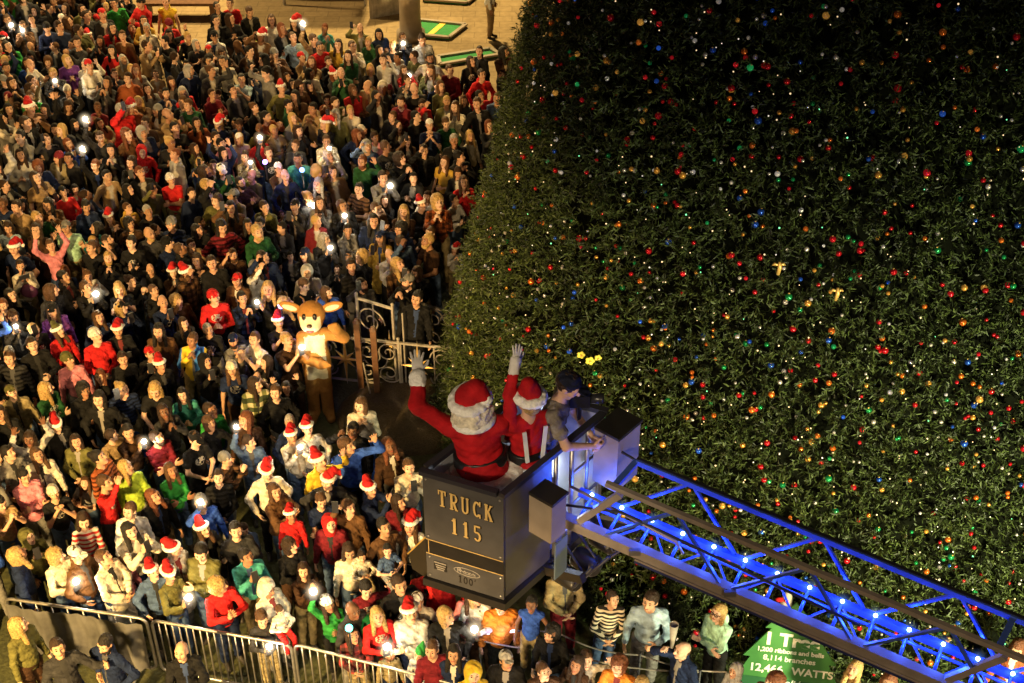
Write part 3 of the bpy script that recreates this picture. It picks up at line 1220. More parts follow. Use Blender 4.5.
a, bq = site(370, 18, 0), site(404, 12, 0)
r = thing('picket_fence', 'low white picket fence behind the far onlookers', 'fence', a)
d = bq - a
for z in (.25, .8):
    MB().bar((0, 0, z), (d.x, d.y, z), .03, .06).obj('rail', M['iron_white'], r)
m_ = MB()
for i in range(12):
    t = (i + .5) / 12
    m_.box((d.x * t, d.y * t - .035, .5), (.07, .03, 1.0))
m_.obj('pickets', M['iron_white'], r)

p = site(325, 5, 0)
r = thing('market_booth', 'open booth with reddish striped awning behind the far crowd', 'booth', p)
m, nt, b_ = new_mat('awning_cloth')
tc = nt.nodes.new('ShaderNodeTexCoord')
wv = nt.nodes.new('ShaderNodeTexWave')
wv.inputs['Scale'].default_value = 1.2
cr = nt.nodes.new('ShaderNodeValToRGB')
cr.color_ramp.interpolation = 'CONSTANT'
cr.color_ramp.elements[0].color = (.28, .06, .04, 1)
cr.color_ramp.elements[1].position = .5
cr.color_ramp.elements[1].color = (.42, .24, .12, 1)
nt.links.new(tc.outputs['Object'], wv.inputs['Vector'])
nt.links.new(wv.outputs['Fac'], cr.inputs['Fac'])
nt.links.new(cr.outputs['Color'], b_.inputs['Base Color'])
M['awning'] = m
MB().box((0, .6, .5), (2.0, .6, 1.0)).obj('counter', M['wood'], r)
for sx in (-1, 1):
    for sy in (0, 1.6):
        MB().tube([(sx, sy, 0), (sx, sy, 2.3)], .035).obj('post', M['iron_white'], r)
MB().hexa([(-1.2, -.3, 2.2), (1.2, -.3, 2.2), (1.2, 1.8, 2.75), (-1.2, 1.8, 2.75), (-1.2, -.3, 2.24), (1.2, -.3, 2.24), (1.2, 1.8, 2.79), (-1.2, 1.8, 2.79)]).obj('awning', M['awning'], r)

# ------------------------------------------------------------------ the tree
TX, TY, TR, TH = 5.0, 17.8, 6.2, 27.7
tree = thing('christmas_tree', 'giant dark cone shaped Christmas tree covered in coloured baubles', 'Christmas tree', (TX, TY, 0))
tree.location = (TX, TY, 0)
m, nt, b_ = new_mat('tree_needles')
geo = nt.nodes.new('ShaderNodeNewGeometry')
tc = nt.nodes.new('ShaderNodeTexCoord')
n1 = nt.nodes.new('ShaderNodeTexNoise')
n1.inputs['Scale'].default_value = 1.3
n1.inputs['Detail'].default_value = 4
mxv = nt.nodes.new('ShaderNodeMath')
mxv.operation = 'MULTIPLY_ADD'
mxv.inputs[1].default_value = .6
mxv.inputs[2].default_value = -.12
ad = nt.nodes.new('ShaderNodeMath')
ad.operation = 'MULTIPLY_ADD'
ad.inputs[1].default_value = .5
cr = nt.nodes.new('ShaderNodeValToRGB')
els = cr.color_ramp.elements
els[0].position, els[0].color = .12, (.014, .018, .005, 1)
els[1].position, els[1].color = .9, (.12, .165, .038, 1)
e = els.new(.5)
e.color = (.034, .054, .012, 1)
nt.links.new(tc.outputs['Object'], n1.inputs['Vector'])
nt.links.new(geo.outputs['Random Per Island'], mxv.inputs[0])
nt.links.new(n1.outputs['Fac'], ad.inputs[0])
nt.links.new(mxv.outputs[0], ad.inputs[2])
nt.links.new(ad.outputs[0], cr.inputs['Fac'])
nt.links.new(cr.outputs['Color'], b_.inputs['Base Color'])
b_.inputs['Roughness'].default_value = .55
b_.inputs['Specular IOR Level'].default_value = .35
M['needles'] = m
M['bark'] = mat('bark', (.05, .03, .015), .9, noise=.4, bump=.8)
M['tree_shade_core'] = mat('shade_core', (.0025, .0032, .0015), 1.0, noise=.4, spec=.05)  # plain dark backing cone; shade between the branches put into its colour


def cone_r(z):
    return TR * (1 - z / TH)


def tree_needles():
    sl = math.hypot(TR, TH)
    groups = []
    # (z range, angle range about the axis, tufts per m2); the angle is measured from -y, towards the balcony
    for z0, z1, a0, a1, dens in ((0, 12.5, -112, 112, 170), (12.5, TH, -112, 112, 34), (0, TH, 112, 248, 16)):
        k = sl / TH
        area = math.radians(a1 - a0) * k * TR * ((z1 - z1 ** 2 / (2 * TH)) - (z0 - z0 ** 2 / (2 * TH)))
        n = int(area * dens)
        # sample z in proportion to the radius
        u = RNG.random(n)
        f0, f1 = (1 - z0 / TH) ** 2, (1 - z1 / TH) ** 2
        z = TH * (1 - np.sqrt(f0 + (f1 - f0) * u))
        a = np.radians(a0 + (a1 - a0) * RNG.random(n)) - PI / 2
        groups.append((z, a, np.full(n, 1.0 if dens > 40 else 1.7)))
    z = np.concatenate([g_[0] for g_ in groups])
    a = np.concatenate([g_[1] for g_ in groups])
    big = np.concatenate([g_[2] for g_ in groups])
    n = len(z)
    # lumps: the branches end at uneven depths
    lump = .045 * np.sin(a * 31 + 2 * np.sin(z * 2.1)) * np.sin(z * 5.3 + 1.5 * np.sin(a * 9)) + .055 * RNG.standard_normal(n)
    r = TR * (1 - z / TH) - .06 + lump
    nx, ny = np.cos(a), np.sin(a)
    base = np.stack([r * nx, r * ny, z], 1)
    nrm = np.stack([nx, ny, np.full(n, TR / TH)], 1)
    nrm /= np.linalg.norm(nrm, axis=1)[:, None]
    tip = nrm + .45 * RNG.standard_normal((n, 3)) + np.array([0, 0, -.18])
    tip /= np.linalg.norm(tip, axis=1)[:, None]
    K = 13
    base = np.repeat(base, K, 0)
    tipd = np.repeat(tip, K, 0)
    bg = np.repeat(big, K)
    m_ = n * K
    along = np.tile(np.linspace(-.06, .13, K), n)
    base = base + tipd * along[:, None]
    d = tipd * .7 + .8 * RNG.standard_normal((m_, 3))
    d /= np.linalg.norm(d, axis=1)[:, None]
    L = (.04 + .05 * RNG.random(m_)) * bg
    side = np.cross(d, RNG.standard_normal((m_, 3)))
    side /= np.linalg.norm(side, axis=1)[:, None] + 1e-9
    w = (.008 + .006 * RNG.random(m_)) * bg
    p0 = base - side * w[:, None] * .6
    p1 = base + side * w[:, None] * .6
    mid = base + d * (L * .55)[:, None]
    p2 = mid + side * w[:, None]
    p3 = base + d * L[:, None]
    V = np.stack([p0, p1, p2, p3], 1).reshape(-1, 3)
    F = np.arange(m_ * 4).reshape(-1, 4)
    return V, F


V, F = tree_needles()
V[:, 2] = np.maximum(V[:, 2], .03)
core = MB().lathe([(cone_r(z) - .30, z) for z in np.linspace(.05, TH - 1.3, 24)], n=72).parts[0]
crown = link('crown', mesh_from('crown', [(V, F, 0), (core[0], core[1], 1)], [M['needles'], M['tree_shade_core']], False), tree)
MB().lathe([(.45, 0), (.3, 10), (.08, TH - .2)], n=12).obj('trunk', M['bark'], tree, True)

# baubles ---------------------------------------------------------------
BAUBLE = {'red': (.60, .012, .02), 'gold': (.75, .36, .06), 'silver': (.72, .66, .58), 'green': (.015, .30, .08), 'blue': (.02, .09, .50), 'orange': (.75, .17, .02)}


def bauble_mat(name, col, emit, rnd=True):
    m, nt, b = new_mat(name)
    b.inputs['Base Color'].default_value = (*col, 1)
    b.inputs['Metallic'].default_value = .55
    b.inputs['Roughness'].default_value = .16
    b.inputs['Emission Color'].default_value = (*[min(1, c * 1.3) for c in col], 1)  # added glow of its own keeps each bauble visible on the dark tree
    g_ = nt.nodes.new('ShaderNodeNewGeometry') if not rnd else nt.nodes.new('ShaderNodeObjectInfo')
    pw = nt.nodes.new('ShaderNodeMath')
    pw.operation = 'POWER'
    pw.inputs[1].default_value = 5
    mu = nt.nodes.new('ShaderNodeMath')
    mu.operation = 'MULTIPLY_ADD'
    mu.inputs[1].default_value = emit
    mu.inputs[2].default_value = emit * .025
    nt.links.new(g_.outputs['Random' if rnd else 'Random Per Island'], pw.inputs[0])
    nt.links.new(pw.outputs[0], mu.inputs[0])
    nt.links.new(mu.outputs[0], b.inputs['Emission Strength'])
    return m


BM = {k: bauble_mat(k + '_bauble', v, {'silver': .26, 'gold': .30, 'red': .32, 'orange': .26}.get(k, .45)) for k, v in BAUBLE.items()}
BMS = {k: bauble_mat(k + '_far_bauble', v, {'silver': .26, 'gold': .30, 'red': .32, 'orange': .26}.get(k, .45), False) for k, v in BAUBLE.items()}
BALL = MB().ball((0, 0, 0), 1, n=14).lathe([(.28, .93), (.28, 1.14), (.12, 1.2)], k=1, n=10)
BALL_ME = {k: BALL.mesh('bauble_' + k, [BM[k], M['gold']], True) for k in BAUBLE}
M['gold'].use_fake_user = True
cand = []
names = list(BAUBLE)
tries = 0
while len(cand) < 1250 and tries < 60000:
    tries += 1
    z = TH * (1 - math.sqrt(1 - random.random() * .62))
    a = math.radians(random.uniform(-100, 100)) - PI / 2
    r = cone_r(z) + random.uniform(-.02, .06)
    P = Vector((TX + r * math.cos(a), TY + r * math.sin(a), z))
    x, y, t = sight(P)
    if not (-40 < x < 1070 and -40 < y < 700) or z < .3 or z > 12:
        continue
    nrm = Vector((math.cos(a), math.sin(a), .22))
    face = nrm.normalized().dot((Vector((0, 0, CAM_H)) - P).normalized())
    if face < .02 or random.random() > face + .12:
        continue
    col = random.choices(names, (27, 15, 27, 11, 8, 12))[0]
    big = random.random()
    rad = (.022 + .021 * big ** 2) if col != 'silver' else (.017 + .014 * big ** 2)
    cand.append((t / rad, P, col, rad))
cand.sort(key=lambda c: c[0])
LAB = {'red': 'glossy red ball ornament', 'gold': 'shiny golden ball ornament', 'silver': 'small pale silver ball ornament', 'green': 'glossy green ball ornament', 'blue': 'glossy blue ball ornament',
       'orange': 'glossy orange ball ornament'}
for _, P, col, rad in cand[:300]:
    o = link('bauble', BALL_ME[col])
    o.location = P
    o.scale = (rad, rad, rad)
    o.rotation_euler = (random.uniform(-.3, .3), random.uniform(-.3, .3), 0)
    tag(o, LAB[col] + ' hung on the giant Christmas tree', 'ornament', col + ' baubles on the tree')
b = MB()
sb = MB().ball((0, 0, 0), 1, n=10).parts[0]
sbF = np.array([q for q in sb[1] if len(q) == 4])
for _, P, col, rad in cand[300:]:
    b.add(sb[0] * rad + np.array(P), sbF, names.index(col))
tag(b.obj('small_baubles', [BMS[k] for k in names], None, True), 'hundreds of tiny coloured baubles scattered over the dark tree', 'ornaments', None, 'stuff')

# warm pinpoint lights woven through the branches
b = MB()
tv = sb[0]
for i in range(1500):
    z = TH * (1 - math.sqrt(1 - random.random() * .62))
    a = math.radians(random.uniform(-100, 100)) - PI / 2
    if random.random() > max(.12, math.cos(a + PI / 2)):
        continue
    r = cone_r(z) + random.uniform(-.02, .08)
    b.add(tv * random.uniform(.005, .0105) + np.array((TX + r * math.cos(a), TY + r * math.sin(a), z + .2)), sbF, random.choices((0, 1, 2), (6, 2, 1))[0])
tag(b.obj('string_lights', [mat('warm_bulb', (1, .8, .5), .3, emit=1.0, emit_col=(1, .70, .38)), mat('white_bulb', (1, .95, .9), .3, emit=.8, emit_col=(1, .86, .70)), mat('green_bulb', (.2, 1, .4), .3, emit=1.6, emit_col=(.2, .9, .4))], None, True),
    'pinpoint fairy lights woven through the branches of the tree', 'fairy lights', None, 'stuff')


def on_tree(x, y, out=.12):
    """point on the tree's surface on the sight line"""
    u, v = (x - 512) / FPX, (y - 341.5) / FPX
    d = Vector((u, CS - v * SN, -(SN + v * CS)))
    t = 8.0
    while t < 40:
        P = Vector((0, 0, CAM_H)) + d * t
        if math.hypot(P.x - TX, P.y - TY) < cone_r(P.z) + out:
            return P
        t += .02
    return P


for x, y, lab, n in ((779, 267, 'golden winged ornament beside a red bauble high on the tree', 5), (837, 293, 'golden ribbon ornament hanging crooked below a red bauble', 3)):
    P = on_tree(x, y)
    r = thing('figure_ornament', lab, 'ornament', P)
    b = MB()
    b.tube([(0, 0, -.10), (.01, 0, 0), (0, 0, .07)], [.02, .026, .014], n=8)
    b.obj('body', M['gold'], r, True)
    for s in (-1, 1):
        MB().tube([(0, .01, .02), (s * .05, .02, .03), (s * .075, .02, .01)], [.014, .02, .006], n=6).obj('wing', M['gold'], r, True)
for x, y, s in ((590, 360, .8), (581, 354, .7), (598, 357, .6)):
    P = on_tree(x, y)
    r = thing('blossom_ornament', 'yellow blossom ornament on the tree above the camera operator', 'ornament', P, 0, 'yellow blossom ornaments')
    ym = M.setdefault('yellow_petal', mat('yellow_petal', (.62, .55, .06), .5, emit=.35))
    b = MB()
    for i in range(5):
        a = i * 2 * PI / 5
        b.ball((math.cos(a) * .045 * s, -.02, math.sin(a) * .045 * s), (.035 * s, .015, .035 * s), n=8)
    b.obj('petals', ym, r, True)
    MB().ball((0, -.04, 0), .02 * s).obj('heart', M['gold'], r, True)
P = on_tree(787, 600, .2)
r = thing('bell_ornament', 'tall white bell ornament with a red bow, seen through the ladder', 'ornament', P)
MB().lathe([(.10, -.16), (.075, -.08), (.06, .06), (.035, .14), (.01, .16)], n=14).obj('bell', M['iron_white'], r, True)
b = MB()
b.ball((-.09, -.02, .03), (.06, .03, .035)).ball((-.02, -.05, .04), (.03, .03, .03))
b.obj('bow', M['red_velvet'], r, True)

# ------------------------------------------------------------------ white scrolled fence by the tree
def spiral(c, r0, turns, ux, uz, start, n=26, flip=1):
    pts = []
    for i in range(n):
        t = i / (n - 1)
        a = start + flip * turns * 2 * PI * t
        r = r0 * (1 - .82 * t)
        pts.append(Vector(c) + Vector(ux) * (r * math.cos(a)) + Vector((0, 0, 1)) * (r * math.sin(a)))
    return pts


def fence_panel(a, bq, h, label, stars, scrolls, posts=(0, 1), base=.12):
    a, bq = Vector(a), Vector(bq)
    L = (bq - a).length
    u = (bq - a).normalized()
    r = thing('scroll_fence', label, 'fence', a)
    Z = Vector((0, 0, 1))
    MB().bar(Z * (base + h), u * L + Z * (base + h), .032, .035).obj('rail', M['iron_white'], r)
    MB().bar(Z * base, u * L + Z * base, .03, .032).obj('rail', M['iron_white'], r)
    for t in posts:
        b = MB()
        b.bar(u * (L * t) + Z * 0, u * (L * t) + Z * (base + h + .06), .036, .036, up=u)
        b.ball(u * (L * t) + Z * (base + h + .08), .028)
        b.obj('post', M['iron_white'], r)
    for t, s in stars:
        c = u * (L * t) + Z * (base + h / 2)
        for sx in (-.27, .27):
            MB().bar(c + u * sx - Z * (h / 2 - .03), c + u * sx + Z * (h / 2 - .03), .022, .022, up=u).obj('bar', M['iron_white'], r)
        poly, out = [], []
        nrm = u.cross(Z)
        for k in range(16):
            ang = k * PI / 8
            rad = {0: s * .30, 4: s * .48, 2: s * .20}.get(k % 8 if k % 8 in (0, 4) else (2 if k % 2 == 0 else -1), s * .07)
            poly.append(c + u * (rad * math.cos(ang)) + Z * (rad * math.sin(ang)))
        V = [p + nrm * .012 for p in poly] + [p - nrm * .012 for p in poly] + [c + nrm * .035, c - nrm * .035]
        F = [(i, (i + 1) % 16, 32) for i in range(16)] + [(16 + (i + 1) % 16, 16 + i, 33) for i in range(16)] + [(i, 16 + i, 16 + (i + 1) % 16, (i + 1) % 16) for i in range(16)]
        st = MB().add([tuple(v) for v in V], F).obj('star', M['gold'], r)
        b = MB()
        b.tube([p * 1.0 + (p - c) * .06 for p in poly], .010, n=5, closed=True)
        b.obj('star_outline', M['iron_white'], st)
    for t, rr, st, fl in scrolls:
        c = u * (L * t) + Z * (base + h / 2)
        for up, s0 in ((1, st), (-1, -st)):
            cc = c + Z * (up * h * .24)
            MB().tube(spiral(cc, rr, 1.6, u, Z, s0, flip=fl * up), .013, n=6).obj('scroll', M['iron_white'], r, True)
    return r


def fz(x, y, z):
    p = site(x, y, z)
    return (p.x, p.y, 0)


fence_panel(fz(318, 331, 1.05), fz(452, 345, 1.05), .86, 'white iron fence with gold stars between the deer costume and the tree', [(.19, 1.0), (.74, 1.0)], [(.05, .17, 0, 1), (.36, .2, PI, -1), (.52, .2, 0, 1), (.92, .19, PI, -1)], posts=(0, .28, .6, 1), base=.12)
fence_panel(fz(356, 291, 1.7), fz(392, 302, 1.7), 1.45, 'tall white scrolled gate panel standing open behind the fence', [(.86, .55)], [(.35, .27, 0, 1)], base=.12)
fence_panel(fz(421, 300, 1.05), fz(462, 313, 1.05), .86, 'short white fence length running behind the man in dark clothes', [], [(.3, .2, 0, 1), (.72, .2, PI, -1)], base=.12)
# lit edge of the enclosure that climbs along the tree
a, bq = site(482, 196, .9), site(455, 300, .9)
r = thing('rope_rail', 'slim white rail edging the left side of the tree enclosure', 'rail', (a.x, a.y, 0))
d = bq - a
b = MB()
b.tube([(0, 0, .9), (d.x, d.y, .9)], .02)
b.obj('rail', M['iron_white'], r)
for t in (0, .33, .66, 1):
    MB().tube([(d.x * t, d.y * t, 0), (d.x * t, d.y * t, .92)], .022).obj('post', M['iron_white'], r)
# two brown posts in the fence gap and the mulch mound
for x, y in ((362, 392), (378, 400)):
    p = site(x, y, 0)
    r = thing('wooden_post', 'dark brown post in front of the white fence', 'post', p, 0, 'brown posts in front of the white fence')
    MB().box((0, 0, .7), (.09, .09, 1.4)).obj('shaft', M['wood'], r)
    MB().lathe([(.065, 1.401), (.03, 1.46)], n=8).obj('cap', M['wood'], r)
p = site(372, 402, 0)
r = thing('stake', 'thin pale stake leaning beside the brown posts', 'stake', p)
MB().tube([(0, 0, 0), (-.10, .06, .75)], .014).obj('shaft', M['iron_white'], r)
p = site(420, 415, 0)
b = MB()
prof = [(1.25, -.02), (1.12, .1), (.85, .17), (.4, .21), (.02, .22)]
b.lathe(prof, n=40)
mo = b.obj('planting_mound', M['mulch'], None, True)
mo.location = (p.x - .1, p.y, 0)
mo.scale = (1, .8, 1)
tag(mo, 'low round mulch mound at the foot of the tree', None, None, 'structure')
# ------------------------------------------------------------------ rescue platform and aerial ladder
lad = thing('aerial_ladder', 'blue lit aerial ladder with a grey rescue basket carrying costumed people', 'aerial ladder', (0, 0, 0))
ZR, ZB = 6.6, 5.39
A, B, Cc = Vector((-.74, 8.68, 0)), Vector((-.07, 8.40, 0)), Vector((.81, 9.45, 0))
D = A + (Cc - B)
uBC = (Cc - B).normalized()
uAB = (B - A).normalized()
nBC = Vector((uBC.y, -uBC.x, 0))
nAB = Vector((uAB.y, -uAB.x, 0))
if nAB.y > 0:
    nAB = -nAB


def wall(p, q, z0, z1, th, inward, k=0, m=None):
    """upright slab from p to q; thickness th towards 'inward'"""
    b = m or MB()
    i = inward * th
    b.hexa([(p.x, p.y, z0), (q.x, q.y, z0), (q.x + i.x, q.y + i.y, z0), (p.x + i.x, p.y + i.y, z0), (p.x, p.y, z1), (q.x, q.y, z1), (q.x + i.x, q.y + i.y, z1), (p.x + i.x, p.y + i.y, z1)], k)
    return b


W_ = (Cc - B).length
fp = wall(A, B, ZB, ZR - .004, .04, -nAB).obj('front_panel', M['basket'], lad)
fl = MB().prism([(p.x, p.y) for p in (A - nAB * .045 + uAB * .02, B - nAB * .045 - nBC * .05, Cc - nBC * .05, D + nBC * .05)], ZB + .02, ZB + .10)
fl.obj('floor', M['basket_inner'], lad)
wall(B - nAB * .042 + uBC * 0.0, B + uBC * (W_ * .46), ZB, ZR - .004, .04, -nBC).obj('side_panel', M['basket'], lad)
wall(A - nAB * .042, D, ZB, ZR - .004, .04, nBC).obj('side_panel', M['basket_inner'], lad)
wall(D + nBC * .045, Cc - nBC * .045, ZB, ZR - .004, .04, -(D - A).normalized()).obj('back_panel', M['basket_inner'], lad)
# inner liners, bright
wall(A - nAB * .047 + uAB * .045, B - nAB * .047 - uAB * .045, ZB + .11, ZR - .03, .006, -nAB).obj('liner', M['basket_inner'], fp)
# top rail all round
b = MB()
ring = [A, B, Cc, D]
for i in range(4):
    p, q = ring[i], ring[(i + 1) % 4]
    d_ = (q - p).normalized() * .03
    b.bar((p.x - d_.x * .6, p.y - d_.y * .6, ZR + .022 + i * .0012), (q.x - d_.x * 1.6, q.y - d_.y * 1.6, ZR + .022 + i * .0012), .06, .045)
b.obj('top_rail', M['rail_black'], lad)
# dark skirt under the basket
b = MB()
b.prism([(p.x, p.y) for p in (A + nAB * .03 - uAB * .03, B + nAB * .03 + nBC * .03, Cc + nBC * .03, D - uAB * .03)], ZB - .09, ZB - .004)
b.obj('skirt', M['basket_dark'], lad)
# fold down step on the far-left side
nAD = -nBC
s0, s1 = A + uBC * .02, A + uBC * .75
b = MB()
v8 = []
for z, o in ((ZB - .06, .13), (ZB + .42, .30)):
    for p in (s0, s1):
        pass
b.hexa([tuple(x) for x in (
    Vector((s0.x, s0.y, ZB - .06)) + nAD * .20, Vector((s0.x, s0.y, ZB - .06)) + nAD * .004, Vector((s1.x, s1.y, ZB - .06)) + nAD * .004, Vector((s1.x, s1.y, ZB - .06)) + nAD * .20,
    Vector((s0.x, s0.y, ZB + .10)) + nAD * .24, Vector((s0.x, s0.y, ZB + .46)) + nAD * .004, Vector((s1.x, s1.y, ZB + .46)) + nAD * .004, Vector((s1.x, s1.y, ZB + .10)) + nAD * .24)])
stp = b.obj('folding_step', M['basket_dark'], lad)
b = MB()
for z, o in ((ZB + .465, .01), (ZB + .105, .245)):
    b.bar(Vector((s0.x, s0.y, z)) + nAD * o, Vector((s1.x, s1.y, z)) + nAD * o, .012, .012)
b.bar(Vector((s0.x, s0.y, ZB + .465)) + nAD * .01 + nAB * .004, Vector((s0.x, s0.y, ZB + .105)) + nAD * .245 + nAB * .004, .012, .012)
b.obj('edge_trim', M['gold'], stp)

# lettering: every glyph in a cell w wide, h high, drawn with flat strokes
def arc(cx, cz, rx, rz, a0, a1, n=10):
    return [(cx + rx * math.cos(math.radians(a0 + (a1 - a0) * i / n)), cz + rz * math.sin(math.radians(a0 + (a1 - a0) * i / n))) for i in range(n + 1)]


def glyph(ch, s=.30):
    """strokes [(points, width)] in a 1 x 1.7 cell, slab serif"""
    t = .17
    H = 1.7
    if ch == 'T':
        return [([(.5, 0), (.5, H)], s), ([(0, H - t / 2), (1, H - t / 2)], t), ([(.2, t / 2), (.8, t / 2)], t), ([(.09, H), (.09, H - .48)], t), ([(.91, H), (.91, H - .48)], t)]
    if ch == 'R':
        return [([(.24, 0), (.24, H)], s), ([(0, H - t / 2), (.55, H - t / 2)] + arc(.55, H - .48, .34, .40, 90, -90)[1:] + [(.3, .82)], t * 1.15), ([(.78, H - .25), (.88, H - .48), (.78, H - .72)], s * .8),
                ([(.5, .85), (.82, .05)], s), ([(0, t / 2), (.48, t / 2)], t), ([(.66, t / 2), (1.04, t / 2)], t)]
    if ch == 'U':
        return [([(.2, H), (.2, .45)] + arc(.5, .42, .3, .34, 180, 360)[1:] + [(.8, .45), (.8, H)], s * .8), ([(0, H - t / 2), (.44, H - t / 2)], t), ([(.6, H - t / 2), (1, H - t / 2)], t)]
    if ch == 'C':
        return [(arc(.52, .85, .36, .72, 42, 318, 16), s * .85), ([(.90, H), (.90, H - .52)], t), ([(.90, 0), (.90, .42)], t)]
    if ch == 'K':
        return [([(.24, 0), (.24, H)], s), ([(.36, .78), (.82, H - .08)], s * .7), ([(.48, .95), (.86, .08)], s * .95), ([(0, H - t / 2), (.46, H - t / 2)], t), ([(0, t / 2), (.46, t / 2)], t), ([(.62, H - t / 2), (1.02, H - t / 2)], t), ([(.64, t / 2), (1.06, t / 2)], t)]
    if ch == '1':
        return [([(.5, 0), (.5, H)], s * 1.1), ([(.2, t / 2), (.8, t / 2)], t), ([(.5, H - .08), (.2, H - .34)], t * 1.2)]
    if ch == '5':
        return [([(.88, H - .13), (.2, H - .13)], t * 1.6), ([(.2, H - .05), (.2, .9)], t * 1.2), ([(.2, .92)] + arc(.5, .52, .33, .42, 100, -150, 14), s * .85)]
    if ch == '0':
        return [(arc(.5, .85, .34, .72, 0, 360, 20), s * .8)]
    if ch == "'":
        return [([(.3, H), (.22, H - .4)], s * .8)]


def text_on(words_, x0, z0, w, gap, h, m_=None):
    b = m_ or MB()
    x = x0
    for ch in words_:
        if ch != ' ':
            for pts, wd in glyph(ch):
                b.strip([(x + px * w, z0 + pz * h / 1.7) for px, pz in pts], wd * w)
        x += w + gap
    return b


# frame of the front panel: local x along A->B, -y outwards
FR = Matrix.Identity(4)
for r_ in range(3):
    FR[r_][0] = uAB[r_]
    FR[r_][1] = -nAB[r_]
    FR[r_][2] = (0, 0, 1)[r_]
FR.translation = A + nAB * .003
FR_S = FR @ Matrix.Translation((0, -.002, 0))
Wf = (B - A).length


def on_front(b, name, m, par=fp, dy=0.0):
    return link(name, b.mesh(name, m), par, FR @ Matrix.Translation((0, -dy, 0)))


M['letter_gold'] = mat('letter_gold', (.80, .55, .20), .4, metal=.2, noise=.12)
M['letter_edge'] = mat('letter_shadow', (.012, .009, .006), .6)
lw, lg = .072, .033
tw = 5 * lw + 4 * lg
for dx, dz, m, nm, dy in ((.009, -.009, M['letter_edge'], 'letter_shadow', .001), (0, 0, M['letter_gold'], 'lettering', .006)):
    on_front(text_on('TRUCK', Wf * .535 - tw / 2 + dx, ZR - .305 + dz, lw, lg, .185), nm, m, fp, dy)
    on_front(text_on('115', Wf * .535 - (3 * lw + 2 * lg) / 2 + dx, ZR - .585 + dz, lw, lg, .185), nm, m, fp, dy)
# dark band with gold pinstripes
b = MB()
b.strip([(.0, ZR - .825), (Wf, ZR - .825)], .155)
on_front(b, 'band', M['basket_dark'])
b = MB()
for z in (ZR - .742, ZR - .908):
    b.strip([(.005, z), (Wf - .005, z)], .009)
b.strip([(.03, ZR - .75), (.03, ZR - .90)], .006)
on_front(b, 'pinstripe', M['letter_gold'], fp, .002)
# maker's oval emblem, the reach figure and the small plate
b = MB()
b.strip(arc(Wf * .53, ZR - 1.005, .120, .043, 0, 360, 28), .009)
b.strip([(Wf * .53 - .08 + .16 * i / 16, ZR - 1.005 + .018 * math.sin(i * 2.4) * (1 - i / 24)) for i in range(17)], .008)
b.strip([(Wf * .53 - .085, ZR - 1.03), (Wf * .53 - .085, ZR - .98), (Wf * .53 - .06, ZR - .978), (Wf * .53 - .06, ZR - 1.0), (Wf * .53 - .083, ZR - 1.003)], .008)
b.strip([(Wf * .53 - .03, ZR - 1.026), (Wf * .53 + .085, ZR - 1.020)], .006)
on_front(b, 'emblem', M['iron_white'], fp, .002)
b = text_on("100'", Wf * .53 - .085, ZR - 1.155, .042, .008, .088)
on_front(b, 'lettering', M['letter_edge'], fp, .002)
b = MB()
b.strip([(Wf * .10, ZR - 1.03), (Wf * .27, ZR - 1.03)], .10)
pl = on_front(b, 'plate', M['basket_dark'], fp, .002)
b = MB()
for k, (xa, xb, z, w) in enumerate(((.105, .265, -.99, .016), (.12, .255, -1.02, .014), (.13, .245, -1.045, .014), (.14, .235, -1.068, .012))):
    b.strip([(Wf * xa, ZR + z), (Wf * xb, ZR + z)], w)
o_ = link('plate_lines', b.mesh('plate_lines', M['iron_white']), pl, Matrix.Translation((0, -.003, 0)))

b = MB()
for xx in (.03, Wf - .03):
    for zz in (-.05, -.70, -.95, -1.17):
        b.lathe([(.011, 0), (.011, .004), (.004, .007)], (xx, -.001, ZR + zz), n=10, R=Matrix.Rotation(PI / 2, 4, 'X'))
on_front(b, 'bolt', M['steel'])

# things hung on the ladder side of the basket
def side_box(t0, t1, out0, out1, z0, z1, name, mats_, lid=True):
    p, q = B + uBC * t0, B + uBC * t1
    b = MB()
    v = [p + nBC * out0, q + nBC * out0, q + nBC * out1, p + nBC * out1]
    b.prism([(a_.x, a_.y) for a_ in v], z0, z1)
    o = b.obj(name, mats_[0], lad)
    if lid:
        c = MB()
        v2 = [p - uBC * .012 + nBC * (out0 + .003), q + uBC * .012 + nBC * (out0 + .003), q + uBC * .012 + nBC * (out1 + .014), p - uBC * .012 + nBC * (out1 + .014)]
        c.prism([(a_.x, a_.y) for a_ in v2], z1 + .001, z1 + .03)
        c.obj('lid', mats_[1], o)
    return o


cb = side_box(.27, .46, .05, .29, ZR - .56, ZR - .13, 'control_box', (M['beige'], M['basket_dark']))
side_box(W_ - .20, W_ + .12, .036, .29, ZR - .62, ZR - .02, 'equipment_locker', (M['beige'], M['basket_dark']))
p = B + uBC * .40 + nBC * .295
b = MB()
b.bar((p.x, p.y, ZR - .60), (p.x, p.y, ZR - 1.02), .16, .012, up=nBC)
b.obj('small_window', mat('pale_glass', (.16, .22, .27), .15), lad)
# posts of the open gate
b_posts = []
for t in (.50, .66, .82, .97):
    p = B + uBC * (W_ * t) + nBC * .0
    MB().tube([(p.x, p.y, ZB + .0), (p.x, p.y, ZR)], .02, n=10).obj('gate_post', M['steel'], lad, True)
for z in (ZB + .45, ZB + .82):
    p, q = B + uBC * (W_ * .66), B + uBC * (W_ * .97)
    MB().tube([(p.x, p.y, z), (q.x, q.y, z)], .014, n=8).obj('gate_rail', M['steel'], lad, True)
